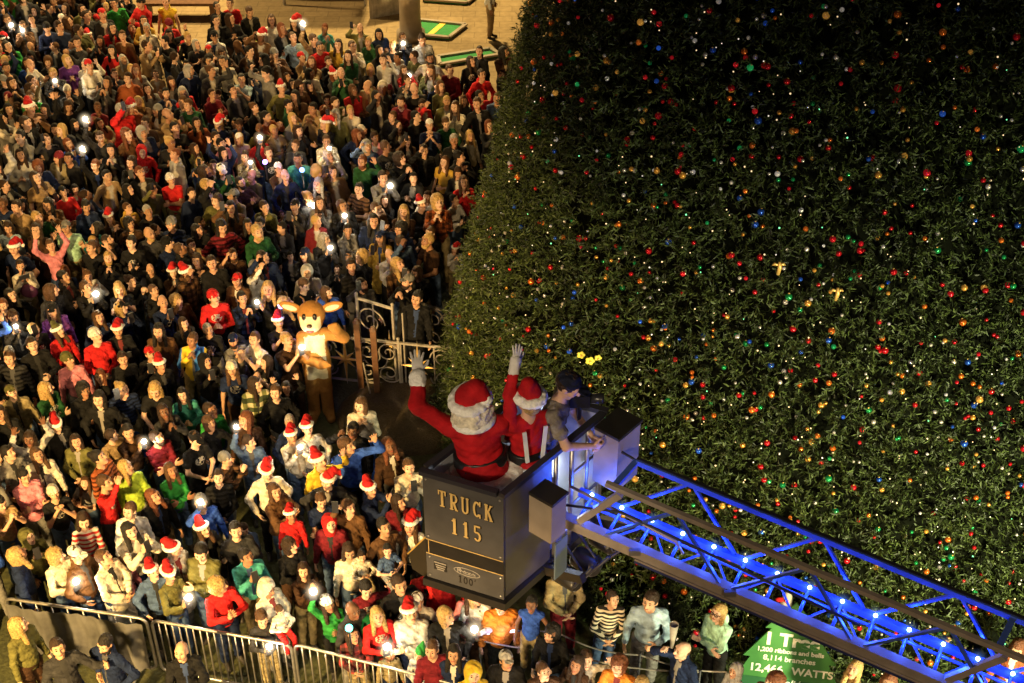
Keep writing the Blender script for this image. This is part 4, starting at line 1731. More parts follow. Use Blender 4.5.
# knuckle between basket and ladder
for t, z, s in ((.50, ZB - .16, .15), (.70, ZB - .18, .17), (.88, ZB - .12, .13)):
    p = B + uBC * (W_ * t) + nBC * .16
    MB().lathe([(s * .5, -.13), (s * .62, -.1), (s * .62, .1), (s * .5, .13)], (p.x, p.y, z), n=14, R=Matrix.Rotation(PI / 2, 4, uBC)).obj('pivot', M['basket_dark'], lad, True)
p0 = B + uBC * (W_ * .35) + nBC * .02
for k in range(4):
    q0 = B + uBC * (W_ * (.45 + .12 * k)) + nBC * .05
    q1 = q0 + nBC * .42 + Vector((.05 * k, 0, 0))
    MB().tube([(q0.x, q0.y, ZB + .05 + .05 * k), ((q0.x + q1.x) / 2, (q0.y + q1.y) / 2, ZB - .20 + .03 * k), (q1.x, q1.y, ZB + .22)], .016, n=8).obj('hose', M['rail_black'], lad, True)
for t in (.40, .98):
    q0 = B + uBC * (W_ * t) + nBC * .03
    q1 = q0 + nBC * .40
    MB().bar((q0.x, q0.y, ZB - .04), (q1.x, q1.y, ZB + .12), .06, .09).obj('bracket', M['basket_dark'], lad)

# ladder: far base rail follows the row of blue lamps
L1, L2 = Vector((.97, 9.03, 5.87)), Vector((3.62, 7.75, 5.51))
ax = (L2 - L1).normalized()
nl = Vector((0, 0, 1)).cross(ax)
nl = -nl if nl.y > 0 else nl
upv = ax.cross(nl)
upv = upv if upv.z > 0 else -upv
LW, LH = .385, .60
TIP, END = -.42, 7.2


def lp(s, w, h):
    return L1 + ax * s + nl * w + upv * h


MB().bar(lp(TIP + .44, 0, LH), lp(END, 0, LH), .048, .052, up=upv).obj('handrail', M['rail_led_tint'], lad)
MB().bar(lp(TIP + .44, 0, LH + .037), lp(END, 0, LH + .037), .03, .008, up=upv).obj('handrail_grip', M['rail_black'], lad)
MB().bar(lp(TIP + .32, LW, LH), lp(END, LW, LH), .042, .045, up=upv).obj('handrail', M['rail_brown'], lad)
MB().bar(lp(TIP, 0, -.02), lp(END, 0, -.02), .05, .07, up=upv).obj('base_rail', M['rail_led_tint'], lad)
MB().bar(lp(TIP, LW, -.01), lp(END, LW, -.01), .09, .10, up=upv).obj('base_rail', M['rail_brown'], lad)
MB().bar(lp(.30, LW + .02, -.085), lp(END, LW + .02, -.085), .07, .045, up=upv).obj('outer_base_rail', M['rail_navy'], lad)
MB().bar(lp(.30, LW + .06, -.06), lp(END, LW + .06, -.06), .012, .012, up=upv).obj('rail_trim', M['rail_brown'], lad)
MB().tube([lp(TIP + .1, LW * .22, -.05), lp(END, LW * .22, -.05)], .016, n=10).obj('cable_conduit', M['rail_led_tint'], lad, True)
MB().tube([lp(TIP, LW * .8, .32), lp(TIP + 1.0, LW * .8, .20), lp(TIP + 1.08, LW * .8, .1)], .013, n=8).obj('grab_handle', M['rail_brown'], lad, True)
PITCH_R = .286
lamp_pos = []
for i in range(-1, 25):
    s = PITCH_R * i
    MB().tube([lp(s, .03, .0), lp(s, LW - .04, .0)], .015, n=8).obj('rung', M['rail_led_tint'], lad, True)
    if -1 <= i < 24:
        e = .014
        for w, bm in ((0, 'rail_led_tint'), (LW, 'rail_led_tint')):
            if i % 4 == 0:
                MB().bar(lp(s, w, .03), lp(s + PITCH_R * 1.7, w, LH - .03), .026, .026, up=nl).obj('lattice_bar', M[bm], lad)
                MB().bar(lp(s + PITCH_R * 1.95, w, LH - .03), lp(s + PITCH_R * 3.6, w, .03), .026, .026, up=nl).obj('lattice_bar', M[bm], lad)
        if True:
            MB().bar(lp(s + (.03 if i % 2 else PITCH_R - .03), .03, -.045), lp(s + (PITCH_R - .03 if i % 2 else .03), LW - .04, -.045), .016, .014, up=upv).obj('cross_brace', M['rail_led_tint'], lad)
    if i >= 0 and i < 13 or i == -1:
        p = lp(s, .05, .055)
        l_ = MB().ball((0, 0, 0), .017, n=16).obj('led_lamp', M['led'], lad, True)
        l_.location = p
        link('bloom_glow', LED_BLOOM_ME, l_)
        lamp_pos.append(p)
for s, e in ((TIP + .44, 0), (11.35 * PITCH_R, .05), (24.5 * PITCH_R, .05)):
    MB().bar(lp(s, 0, LH - .01), lp(s - .05, LW, LH - .012), .05, .05, up=upv).obj('end_frame', M['rail_led_tint'], lad)
    if s > 0:
        MB().bar(lp(s + .02, LW + .002, LH - .05), lp(s - .28, LW + .001, .05), .06, .05, up=nl).obj('end_frame', M['rail_brown'], lad)
for s in (1.0 * PITCH_R, 4 * PITCH_R, 11.5 * PITCH_R):
    MB().box(lp(s, LW + .055, .02), (.10, .03, .06)).obj('bolt_plate', M['steel'], lad)
# thin stays from basket to handrails
q = B + uBC * (W_ * .95)
MB().tube([(q.x, q.y, ZR - .25), lp(TIP + .46, 0, LH)], .012).obj('stay', M['rail_black'], lad, True)
q = B + uBC * (W_ * .48)
MB().tube([(q.x, q.y, ZR - .55), lp(TIP + .5, LW, LH - .25), lp(2.2, LW + .05, .28)], .012).obj('stay', M['rail_black'], lad, True)

for i, p in enumerate(lamp_pos):
    d_ = bpy.data.lights.new('led_light', 'POINT')
    d_.color = (.03, .10, 1.0)
    d_.energy = 8.0
    d_.shadow_soft_size = .03
    o = bpy.data.objects.new('led_light', d_)
    COL.objects.link(o)
    o.location = p + upv * .06 + nl * .10

# ------------------------------------------------------------------ costumed people in the basket
M['glove'] = mat('white_glove', (.70, .66, .62), .8, noise=.1)
def hero(loc, rz, scale, arms, skin, top_fn, head=(0, 0), legs_col=None, name='person', label='', group=None, hands=None):
    """arms: {side: (wrist, pole, hand kind)}"""
    key = 'hero_%d' % len(POSES)
    POSES[key] = [arms[1], arms[-1]]
    HEADS[key] = head
    hm = head_matrix(key)
    tr = [(v, f, (5 if hands is not None and n_ < 2 else mi)) for n_, (v, f, mi) in enumerate(trunk_arrays(key, -1))]
    parts = tr + [(xf(np.asarray(v), hm), f, mi) for v, f, mi in head_arrays(-1)]
    o = link('person', mesh_from('body', parts, [M['skin'], M['eye'], M['lip'], M['shoe'], M['eye_white'], M['glove']]))
    o.matrix_basis = Matrix.Translation(loc) @ Matrix.Rotation(rz, 4, 'Z') @ Matrix.Diagonal((scale[0], scale[0], scale[1], 1))
    o.color = (*skin, 1)
    tag(o, label, 'person', group)
    return o, key, hm


def cuff(o, key, i, rad, m, q=.93, ln=.05):
    S, E, W, _ = arm(key, i)
    d_ = (W - E).normalized()
    c = E + (W - E) * q
    g_ = rough(cap(c - d_ * ln * .5, c + d_ * ln * .5, rad, rad), .006, 70)
    V, F = surf(g_, .010)
    return link('cuff', mesh_from('cuff', [(V, F, 0)], [m]), o)


def belt(o, z, add, m, hgt=.05, name='belt', buckle=True):
    g_ = clip(union(torso(add), .035), lambda X, Y, Z: np.abs(Z - z) - hgt)
    V, F = surf(g_, .012)
    b_ = link(name, mesh_from(name, [(V, F, 0)], [m]), o)
    return b_


M['glove'] = mat('white_glove', (.70, .66, .62), .8, noise=.1)
FZ = ZB + .10
# big man in red, back to the balcony, one arm up towards the crowd
yaw = math.radians(184)
o, key, hm = hero((-.30, 8.92, FZ), yaw, (1.24, 1.02), {1: ((.35, -.40, 1.64), (1, .1, -.5), 'open'), -1: ((-.17, -.26, .98), (-1, .3, 0), 'relax')}, SKINS[1], None, (4, -12), label='person in red and white fur Santa suit with white beard, one arm raised',
                  hands=M['glove'])
V, F, mi = top_arrays(key, 'coat', -1)
o.matrix_basis = Matrix.Translation((.05, 0, .9)) @ Matrix.Translation(Vector((-.30, 8.92, FZ))) @ Matrix.Rotation(math.radians(-6), 4, 'Y') @ Matrix.Translation(-Vector((-.30, 8.92, FZ))) @ Matrix.Translation((0, 0, -.9)) @ o.matrix_basis
link('coat', mesh_from('coat', [(V, F, 0)], [M['red_velvet']]), o)
for i in (0, 1):
    cuff(o, key, i, .058, M['fur'], .78, .055)
belt(o, 1.07, .052, M['black_leather'], .045)
gm = clip(union(torso(.060), .035), lambda X, Y, Z: np.abs(Z - .90) - .045)
gm = rough(union([cap((math.cos(a) * .235, math.sin(a) * .19 + .01, .93 + .02 * math.sin(a * 2)), (math.cos(a + .4) * .235, math.sin(a + .4) * .19 + .01, .93 + .02 * math.sin(a * 2 + .8)), .05, .05) for a in np.arange(0, 6.28, .4)], .02), .008, 60)
V, F = surf(gm, .013)
link('fur_hem', mesh_from('fur_hem', [(V, F, 0)], [M['fur']]), o)
g_ = rough(union([cap((math.cos(a) * .11, math.sin(a) * .10 + .015, 1.475), (math.cos(a + .4) * .11, math.sin(a + .4) * .10 + .015, 1.475), .035, .035) for a in np.arange(0, 6.28, .4)], .02), .006, 60)
V, F = surf(g_, .012)
link('fur_collar', mesh_from('fur_collar', [(V, F, 0)], [M['fur']]), o)
V, F, _ = leg_arrays('trousers', 'relaxed', -1)
link('trousers', mesh_from('trousers', [(V, F, 0)], [M['red_velvet']]), o)
hr = rough(sub(union([ell((0, .02, .0), (.088, .10, .085)), ell((0, .085, -.08), (.105, .065, .095)), ell((.085, .03, -.07), (.045, .06, .09)), ell((-.085, .03, -.07), (.045, .06, .09))], .03), ell((0, -.10, -.03), (.062, .07, .085))), .018, 44)
V, F = surf(hr, .009)
link('hair', mesh_from('curly_white_hair', [(V, F, 0)], [M['curls']]), o, hm)
bd = rough(union([ell((0, -.07, -.12), (.085, .06, .11)), ell((0, -.105, -.045), (.05, .02, .015))], .02), .012, 62)
V, F = surf(bd, .010)
link('beard', mesh_from('white_beard', [(V, F, 0)], [M['curls']]), o, hm)


def big_santa_hat(o, hm, lean=(.02, .10)):
    lx, ly = lean
    cone = rough(clip(union([ell((0, .016, .07), (.095, .108, .10)), cap((.0, .03, .13), (lx, ly * .7, .175), .075, .06), cap((lx, ly * .7, .175), (lx * 2, ly * 1.5, .12), .058, .04)], .03), lambda X, Y, Z: .03 - Z), .005, 40)
    V, F = surf(cone, .009)
    h = link('santa_hat', mesh_from('santa_hat', [(V, F, 0)], [M['red_velvet']]), o, hm)
    pts = [(math.cos(a) * .095, .016 + math.sin(a) * .110, .055) for a in np.linspace(0, 2 * PI, 17)[:-1]]
    V, F = surf(rough(union([cap(pts[i], pts[(i + 1) % 16], .043, .043) for i in range(16)], .01), .008, 80), .009)
    link('fur_trim', mesh_from('fur_trim', [(V, F, 0)], [M['fur']]), h)
    V, F = surf(rough(ell((lx * 2.2, ly * 1.7, .10), (.042, .042, .042)), .007, 90), .008)
    link('pompom', mesh_from('pompom', [(V, F, 0)], [M['fur']]), h)


big_santa_hat(o, hm, (-.05, .03))
V, F = surf(clip(union(torso(.075), .035), lambda X, Y, Z: np.maximum(np.abs(Z - .93 - .25 * X) - .018, -1)), .012)
link('safety_strap', mesh_from('safety_strap', [(V, F, 0)], [M['glove']]), o)

# woman in red dress
yaw = math.radians(205)
o, key, hm = hero((.13, 9.02, FZ), yaw, (.98, .99), {1: ((.06, -.12, 1.97), (1, .2, 0), 'open'), -1: ((-.20, -.18, .98), (-1, .5, 0), 'relax')}, SKINS[0], None, (4, 20), label='person in fitted red dress and fur trimmed red hat, white gloved hand waving overhead',
                  hands=M['glove'])
V, F, mi = top_arrays(key, 'sweater', -1)
link('dress_bodice', mesh_from('dress_bodice', [(V, F, 0)], [M['red_velvet']]), o)
g_ = union([cap((0, .0, 1.0), (0, -.01, .45), .165, .30)], .02)
V, F = surf(clip(rough(g_, .010, 26), lambda X, Y, Z: np.maximum(.45 - Z, Z - 1.06)), .014)
link('skirt', mesh_from('skirt', [(V, F, 0)], [M['red_velvet']]), o)
belt(o, 1.06, .040, M['black_leather'], .045)
for i in (0, 1):
    cuff(o, key, i, .048, M['glove'], .93, .10)
V, F = surf(rough(sub(union([ell((0, .02, .02), (.088, .104, .10)), ell((0, .07, -.04), (.075, .055, .06))], .02), ell((0, -.10, -.035), (.062, .07, .085))), .006, 70), .010)
link('hair', mesh_from('hair', [(V, F, 0)], [M['hair']]), o, hm, HC['blond'])
big_santa_hat(o, hm, (.02, .03))
bsh = MB()
for sx in (-.10, .10):
    bsh.bar((sx, .145, 1.42), (sx * .7, .150, 1.08), .035, .012, up=(0, 1, 0))
bsh.bar((-.16, .140, .97), (.16, .140, .97), .06, .014, up=(0, 1, 0))
bsh.bar((-.12, .16, .94), (-.16, .2, .66), .05, .014, up=(0, 1, 0))
bsh.obj('safety_harness', M['glove'], o)

# operator leaning over the gate
yaw = math.radians(75)
o, key, hm = hero((.28, 9.24, FZ), yaw, (1.02, 1.02), {1: ((.10, -.36, 1.10), (1, .3, -.7), 'grip'), -1: ((-.05, -.38, 1.14), (-1, .3, -.6), 'grip')}, SKINS[0], None, (-16, 0), label='person in grey T-shirt, dark cap and jeans working the basket controls')
o.matrix_basis = o.matrix_basis @ Matrix.Translation((0, 0, .95)) @ Matrix.Rotation(math.radians(15), 4, 'X') @ Matrix.Translation((0, 0, -.95))
V, F, mi = top_arrays(key, 'tshirt', -1)
link('t_shirt', mesh_from('t_shirt', [(V, F, 0)], [M['cloth']]), o, None, (.20, .17, .14))
V, F, _ = leg_arrays('trousers', 'relaxed', -1)
link('trousers', mesh_from('trousers', [(V, F, 0)], [M['cloth']]), o, None, (.035, .09, .14))
V, F, _ = hair_arrays('short', -1)
link('hair', mesh_from('hair', [(V, F, 0)], [M['hair']]), o, hm, HC['dark brown'])
for n_, v_, f_ in hat_arrays('cap', -1):
    link(n_, mesh_from(n_, [(v_, f_, 0)], [M['cloth']]), o, hm, (.012, .014, .03))
belt(o, .97, .04, M['red_velvet'], .03, 'safety_belt')
# camera the operator steadies on the rail
p = Cc - uBC * .22 - nBC * .12
r = thing('film_camera', 'black film camera on a short stand at the rail corner of the basket', 'camera', (p.x, p.y, ZR + .05))
MB().tube([(0, 0, -.05), (0, 0, .12)], .02).obj('stand', M['black_leather'], r)
MB().box((0, 0, .19), (.17, .11, .12)).obj('camera_body', M['black_leather'], r)
MB().lathe([(.045, 0), (.05, .10), (.045, .12)], (.085, 0, .19), n=14, R=Matrix.Rotation(PI / 2, 4, 'Y')).obj('lens', M['phone'], r, True)
MB().tube([(-.05, 0, .25), (-.05, 0, .31), (.06, 0, .31), (.06, 0, .25)], .012).obj('handle', M['black_leather'], r)
MB().box((-.10, -.04, .34), (.05, .05, .04)).obj('microphone', M['phone'], r)

# lamps inside the basket (white work lights)
for t, w, e in ((.12, .10, 22), (.22, .62, 26), (.75, .42, 4)):
    p = B + uBC * (W_ * t) - nBC * w
    d_ = bpy.data.lights.new('work_light', 'POINT')
    d_.color = (.86, .93, 1.0)
    d_.energy = e
    d_.shadow_soft_size = .06
    o_ = bpy.data.objects.new('work_light', d_)
    COL.objects.link(o_)
    o_.location = (p.x, p.y, ZB + .38)
# ------------------------------------------------------------------ person in a plain deer costume
dp = site(322, 415, 0)
M['fawn'] = mat('fawn_plush', (.38, .18, .05), .95, noise=.15, nscale=20, bump=.8, bscale=60, spec=.1)
M['cream_plush'] = mat('cream_plush', (.72, .61, .45), .95, noise=.1, nscale=20, bump=.8, bscale=60, spec=.1)
POSES['deer'] = [((.34, -.22, 1.62), (1, .1, -.8), 'relax'), ((.02, -.26, 1.12), (-1, .2, -.6), 'relax')]
pr = torso(.045) + [ell((0, -.02, 1.05), (.21, .17, .26)), cap((0, .0, 1.4), (0, -.01, 1.55), .09, .09)]
for i, s in ((0, 1), (1, -1)):
    S, E, W, _ = arm('deer', i)
    pr += [cap(S, E, .085, .075), cap(E, W, .075, .065), ell(tuple(W + (W - E).normalized() * .06), (.075, .06, .085))]
    d_ = (W - E).normalized()
    for k in (-1, 0, 1):
        q0 = W + d_ * .09 + Vector((.03 * k, 0, .01 * k))
        pr.append(cap(q0, q0 + d_ * .07 + Vector((.02 * k, 0, 0)), .026, .022))
    pr.append(cap(W + d_ * .03, W + d_ * .06 + Vector((-.08 * s, -.03, .03)), .026, .022))
for (a, b_, c_, d_) in legs('deer'):
    pr += [cap(a, b_, .12, .09), cap(b_, c_, .09, .085), cap((c_[0], c_[1], .06), (d_[0] * 1.1, d_[1] - .04, .05), .075, .065)]
V, F = surf(union(pr, .04), .02)
cen = V[F].mean(1)
mi = np.zeros(len(F), int)
mi[(cen[:, 1] < -.07) & (np.abs(cen[:, 0]) < .15) & (cen[:, 2] > .72) & (cen[:, 2] < 1.46)] = 1
for i in (0, 1):
    S, E, W, _ = arm('deer', i)
    near = np.min([np.linalg.norm(cen - np.array(E + (W - E) * q), axis=1) for q in (.0, .25, .5, .75, 1, 1.3)], axis=0) < .12
    mi[near] = 0
deer = link('person', mesh_from('deer_suit', [(V, F, mi)], [M['fawn'], M['cream_plush']]))
deer.location = dp
deer.rotation_euler = (0, 0, math.radians(8))
deer.scale = (1.05, 1.05, 1.12)
tag(deer, 'person in tan and cream deer costume with big ears beside the white fence', 'costume performer')
hm = Matrix.Translation((0, -.03, 1.74)) @ Matrix.Rotation(math.radians(-8), 4, 'X') @ Matrix.Rotation(math.radians(-10), 4, 'Z')
V, F = surf(union([ell((0, .0, .04), (.20, .19, .19)), ell((0, -.10, -.07), (.15, .13, .11))], .05), .018)
cen = V[F].mean(1)
mi = ((cen[:, 1] < -.06) & (cen[:, 2] < .10 - np.abs(cen[:, 0]) * .25) & (np.abs(cen[:, 0]) < .15)).astype(int)
hd = link('costume_head', mesh_from('costume_head', [(V, F, mi)], [M['fawn'], M['cream_plush']]), deer, hm)
for s in (1, -1):
    V, F = surf(ell((.30 * s, .03, .14), (.17, .035, .075), Matrix.Rotation(-.28 * s, 4, 'Y')), .016)
    mi = (V[F].mean(1)[:, 1] < .012).astype(int)
    link('ear', mesh_from('ear', [(V, F, 0)], [M['fawn']]), hd)
    V, F = surf(ell((.305 * s, .004, .14), (.12, .016, .045), Matrix.Rotation(-.28 * s, 4, 'Y')), .012)
    link('inner_ear', mesh_from('inner_ear', [(V, F, 0)], [M['cream_plush']]), hd)
    link('eye', MB().ball((.075 * s, -.165, .075), (.034, .03, .052), n=10).mesh('eye', M['eye'], True), hd)
    MB().tube([(.08 * s, .0, .20), (.10 * s, .02, .27), (.14 * s, .0, .31)], [.016, .013, .008]).obj('antler', M['wood'], hd, True)
link('nose', MB().ball((0, -.235, -.03), (.04, .03, .03), n=10).mesh('nose', mat('nose_brown', (.07, .03, .02), .4), True), hd)
link('mouth', MB().ball((0, -.205, -.115), (.06, .025, .035), n=10).mesh('mouth', mat('mouth_red', (.45, .04, .04), .5), True), hd)
link('tail', MB().ball((0, .22, .95), (.07, .10, .09), n=10).mesh('tail', M['cream_plush'], True), deer)

# ------------------------------------------------------------------ crowd barriers
def barrier(a, bq, label, nbars, covered=False):
    a, bq = Vector((a.x, a.y, 0)), Vector((bq.x, bq.y, 0))
    d = bq - a
    L = d.length
    u = d.normalized()
    n = Vector((u.y, -u.x, 0))
    r = thing('crowd_barrier', label, 'barrier', a, 0)
    Z = Vector((0, 0, 1))
    lo, hi, rr = .16, 1.1, .10
    pts = []
    for cx, cz, a0 in ((L - rr, hi - rr, 90), (L - rr, lo + rr, 0), (rr, lo + rr, -90), (rr, hi - rr, -180)):
        for k in range(5):
            an = math.radians(a0 - k * 22.5)
            pts.append(u * (cx + rr * math.cos(an)) + Z * (cz + rr * math.sin(an)))
    MB().tube(pts, .021, n=8, closed=True).obj('frame', M['steel'], r, True)
    if covered:
        V, F = [], []
        nx, nz = 60, 12
        for j in range(nz + 1):
            for i in range(nx + 1):
                t = i / nx
                z = hi - .03 - (hi - lo - .06) * j / nz
                off = .05 + .045 * math.sin(t * 58 + .6 * math.sin(j * .9)) * (j / nz * .8 + .25) + .03 * math.sin(t * 9)
                V.append(tuple(u * (.03 + (L - .06) * t) + n * off + Z * (z - .05 * math.sin(t * PI) * (j == 0))))
        for j in range(nz):
            for i in range(nx):
                k = j * (nx + 1) + i
                F.append((k, k + 1, k + nx + 2, k + nx + 1))
        MB().add(V, np.array(F)).obj('tarp', M['tarp'], r, True)
    for i in range(nbars):
        s = L * (i + 1) / (nbars + 1)
        MB().tube([u * s + Z * (lo + .0), u * s + Z * (hi - .0)], .0095, n=6).obj('bar', M['steel'], r, True)
    for s in (.25, L - .25):
        b = MB()
        b.tube([u * s - n * .32 + Z * .03, u * s - n * .25 + Z * .05, u * s + Z * lo, u * s + n * .25 + Z * .05, u * s + n * .32 + Z * .03], .02, n=8)
        b.obj('foot', M['steel'], r, True)
    return r


barrier(site(4, 598, 1.1), site(146, 619, 1.1), 'steel crowd barrier draped with a wrinkled grey tarp', 8, True)
barrier(site(151, 620, 1.1), site(291, 645, 1.1), 'uncovered steel crowd barrier in front of the person in the red sweatshirt', 19)
barrier(site(294, 644, 1.1), site(478, 690, 1.1), 'uncovered steel crowd barrier in front of the child in green', 22)

# cables strung in front of the tree
for pts, lab in (([(395, 592), (560, 634), (640, 655), (738, 672)], 'pale rope strung along the front of the tree enclosure'), ([(430, 625), (560, 652), (700, 672)], 'dark cable hanging below the pale rope')):
    P = [site(x, y, 1.0 if 'pale' in lab else .8) for x, y in pts]
    r = thing('rope_line', lab, 'rope', (P[0].x, P[0].y, 0))
    full = []
    for i in range(len(P) - 1):
        for k in range(8):
            t = k / 8
            q = P[i].lerp(P[i + 1], t) - P[0]
            full.append(Vector((q.x, q.y, P[i].z + (P[i + 1].z - P[i].z) * t - .10 * math.sin(t * PI))))
    full.append(Vector(((P[-1] - P[0]).x, (P[-1] - P[0]).y, P[-1].z)))
    MB().tube(full, .011, n=6).obj('rope', M['iron_white'] if 'pale' in lab else M['rail_black'], r, True)
    for p in P:
        q = p - P[0]
        MB().tube([(q.x, q.y, 0), (q.x, q.y, p.z + .03)], .018, n=8).obj('post', M['rail_black'], r, True)

# ------------------------------------------------------------------ tree shaped sign
M['sign_green'] = mat('sign_green', (.038, .165, .034), .5, noise=.12, nscale=3)
M['sign_dark'] = mat('sign_dark_green', (.012, .09, .03), .5)
c0 = site(786, 690, .40)
sg = thing('tree_sign', 'green tree shaped sign board lettered 1 Tree and 12,466 WATTS', 'sign', (c0.x, c0.y, 0))
sg.rotation_euler = (math.radians(-14), 0, math.radians(-9))
poly = [(-.66, .56), (.66, .56), (.42, .98), (.52, .98), (.20, 1.42), (.28, 1.42), (0, 1.78), (-.28, 1.42), (-.20, 1.42), (-.52, .98), (-.42, .98)]
# order runs round the outline
poly = [(-.68, .34), (.68, .34), (.48, .76), (.57, .76), (.26, 1.20), (.34, 1.20), (0, 1.60), (-.34, 1.20), (-.26, 1.20), (-.57, .76), (-.48, .76)]
V = [(x, 0, z) for x, z in poly] + [(x, .03, z) for x, z in poly]
n = len(poly)
F = [tuple(range(n)), tuple(range(2 * n - 1, n - 1, -1))] + [(i, i + n, (i + 1) % n + n, (i + 1) % n) for i in range(n)]
MB().add(V, F).obj('board', M['sign_green'], sg)
MB().add([(-.66, -.004, .345), (.66, -.004, .345), (.60, -.004, .47), (-.60, -.004, .47)], np.array([(0, 1, 2, 3)])).obj('ground_strip', M['sign_dark'], sg)
for sx in (-.4, .4):
    MB().bar((sx, .05, 0), (sx, .05, .9), .05, .04, up=(0, 1, 0)).obj('post', M['wood'], sg)


def words_mesh(txt, size, bold=0.0, shear=0.0):
    cu = bpy.data.curves.new('lettering', 'FONT')
    cu.body = txt
    cu.size = size
    cu.align_x = 'CENTER'
    cu.offset = bold
    cu.shear = shear
    cu.extrude = .001
    o = bpy.data.objects.new('tmp', cu)
    COL.objects.link(o)
    dg = bpy.context.evaluated_depsgraph_get()
    me = bpy.data.meshes.new_from_object(o.evaluated_get(dg), depsgraph=dg)
    bpy.data.objects.remove(o)
    me.materials.clear()
    me.materials.append(M['sign_white'])
    return me


M['sign_white'] = mat('sign_white', (.72, .72, .62), .6)
for txt, x0, z, s, bold, sh in (('1 Tree', 0, .97, .25, .010, 0), ('1,200 ribbons and bells', 0, .86, .088, .003, 0), ('8,114 branches', 0, .74, .105, .002, 0), ('12,466', -.27, .56, .155, .004, 0),
                                ('WATTS', .30, .56, .150, .004, 0), ('of Holiday', 0, .39, .12, .002, .4), ('100', 0, 1.27, .12, .003, 0)):
    o = link('lettering', words_mesh(txt, s, bold, sh), sg)
    o.location = (x0, -.004, z)
    o.rotation_euler = (PI / 2, 0, 0)

# ------------------------------------------------------------------ the crowd
def striped(name, c1, c2, freq, axis=2):
    m, nt, b = new_mat(name)
    tc = nt.nodes.new('ShaderNodeTexCoord')
    sp = nt.nodes.new('ShaderNodeSeparateXYZ')
    mu = nt.nodes.new('ShaderNodeMath')
    mu.operation = 'MULTIPLY'
    mu.inputs[1].default_value = freq
    fr = nt.nodes.new('ShaderNodeMath')
    fr.operation = 'FRACT'
    gt = nt.nodes.new('ShaderNodeMath')
    gt.operation = 'GREATER_THAN'
    gt.inputs[1].default_value = .5
    mx = nt.nodes.new('ShaderNodeMix')
    mx.data_type = 'RGBA'
    mx.inputs['A'].default_value = (*c1, 1)
    mx.inputs['B'].default_value = (*c2, 1)
    L = nt.links.new
    L(tc.outputs['Object'], sp.inputs[0])
    L(sp.outputs[axis], mu.inputs[0])
    L(mu.outputs[0], fr.inputs[0])
    L(fr.outputs[0], gt.inputs[0])
    L(gt.outputs[0], mx.inputs['Factor'])
    L(mx.outputs['Result'], b.inputs['Base Color'])
    b.inputs['Roughness'].default_value = .9
    return m


def plaid(name, c1, c2, c3, f):
    m = striped(name, c1, c2, f)
    nt = m.node_tree
    b = nt.nodes['Principled BSDF']
    base = b.inputs['Base Color'].links[0].from_node
    sp = [n for n in nt.nodes if n.type == 'SEPXYZ'][0]
    mu = nt.nodes.new('ShaderNodeMath')
    mu.operation = 'MULTIPLY'
    mu.inputs[1].default_value = f
    fr = nt.nodes.new('ShaderNodeMath')
    fr.operation = 'FRACT'
    gt = nt.nodes.new('ShaderNodeMath')
    gt.operation = 'GREATER_THAN'
    gt.inputs[1].default_value = .55
    mx = nt.nodes.new('ShaderNodeMix')
    mx.data_type = 'RGBA'
    mx.blend_type = 'MULTIPLY'
    mx.inputs['B'].default_value = (*c3, 1)
    L = nt.links.new
    L(sp.outputs[0], mu.inputs[0])
    L(mu.outputs[0], fr.inputs[0])
    L(fr.outputs[0], gt.inputs[0])
    L(gt.outputs[0], mx.inputs['Factor'])
    L(base.outputs['Result'], mx.inputs['A'])
    L(mx.outputs['Result'], b.inputs['Base Color'])
    return m


def blotch(name, c1, c2, s):
    m = ground_mat(name, c1, c2, s, .4)
    return m


PAT = {'black and cream striped': striped('black_cream_stripes', (.012, .012, .012), (.62, .54, .40), 16), 'red and white striped': striped('red_white_stripes', (.55, .03, .03), (.70, .66, .60), 13),
       'green and cream plaid': plaid('green_cream_plaid', (.05, .07, .03), (.50, .45, .28), (.25, .3, .16), 6), 'pale mottled': blotch('pale_mottled', (.30, .28, .26), (.62, .57, .52), 9),
       'blue and yellow': striped('blue_yellow_blocks', (.03, .16, .55), (.75, .52, .03), 2.6, 0), 'red plaid': plaid('red_plaid', (.30, .03, .03), (.10, .02, .02), (.3, .3, .3), 7)}
PATC = {'black and cream striped': 'black', 'red and white striped': 'red', 'green and cream plaid': 'cream', 'pale mottled': 'pale grey', 'blue and yellow': 'blue', 'red plaid': 'red'}

LANDMARKS = []


def region(x, y):
    if 295 < x < 345 and 290 < y < 440:
        return 'beside deer costume'
    if y < 45:
        return 'at back by plaza'
    if x > 440 and y < 330:
        return 'close to tree edge'
    if x > 540:
        return 'in front of tree'
    if 335 < x < 450 and 280 < y < 400:
        return 'near white scroll fence'
    if y > 560 and x < 150:
        return 'behind tarp covered barrier'
    if y > 575 and x < 300:
        return 'behind bare steel barrier'
    if x > 375 and y > 400:
        return 'below rescue basket'
    if y > 575:
        return 'by right barrier end'
    if x > 255 and y > 430:
        return 'between deer and basket'
    if x < 110:
        return 'at far left'
    if y < 170:
        return 'in farthest rows'
    if y < 330:
        return 'in dark crowd centre'
    return 'in front left crowd'


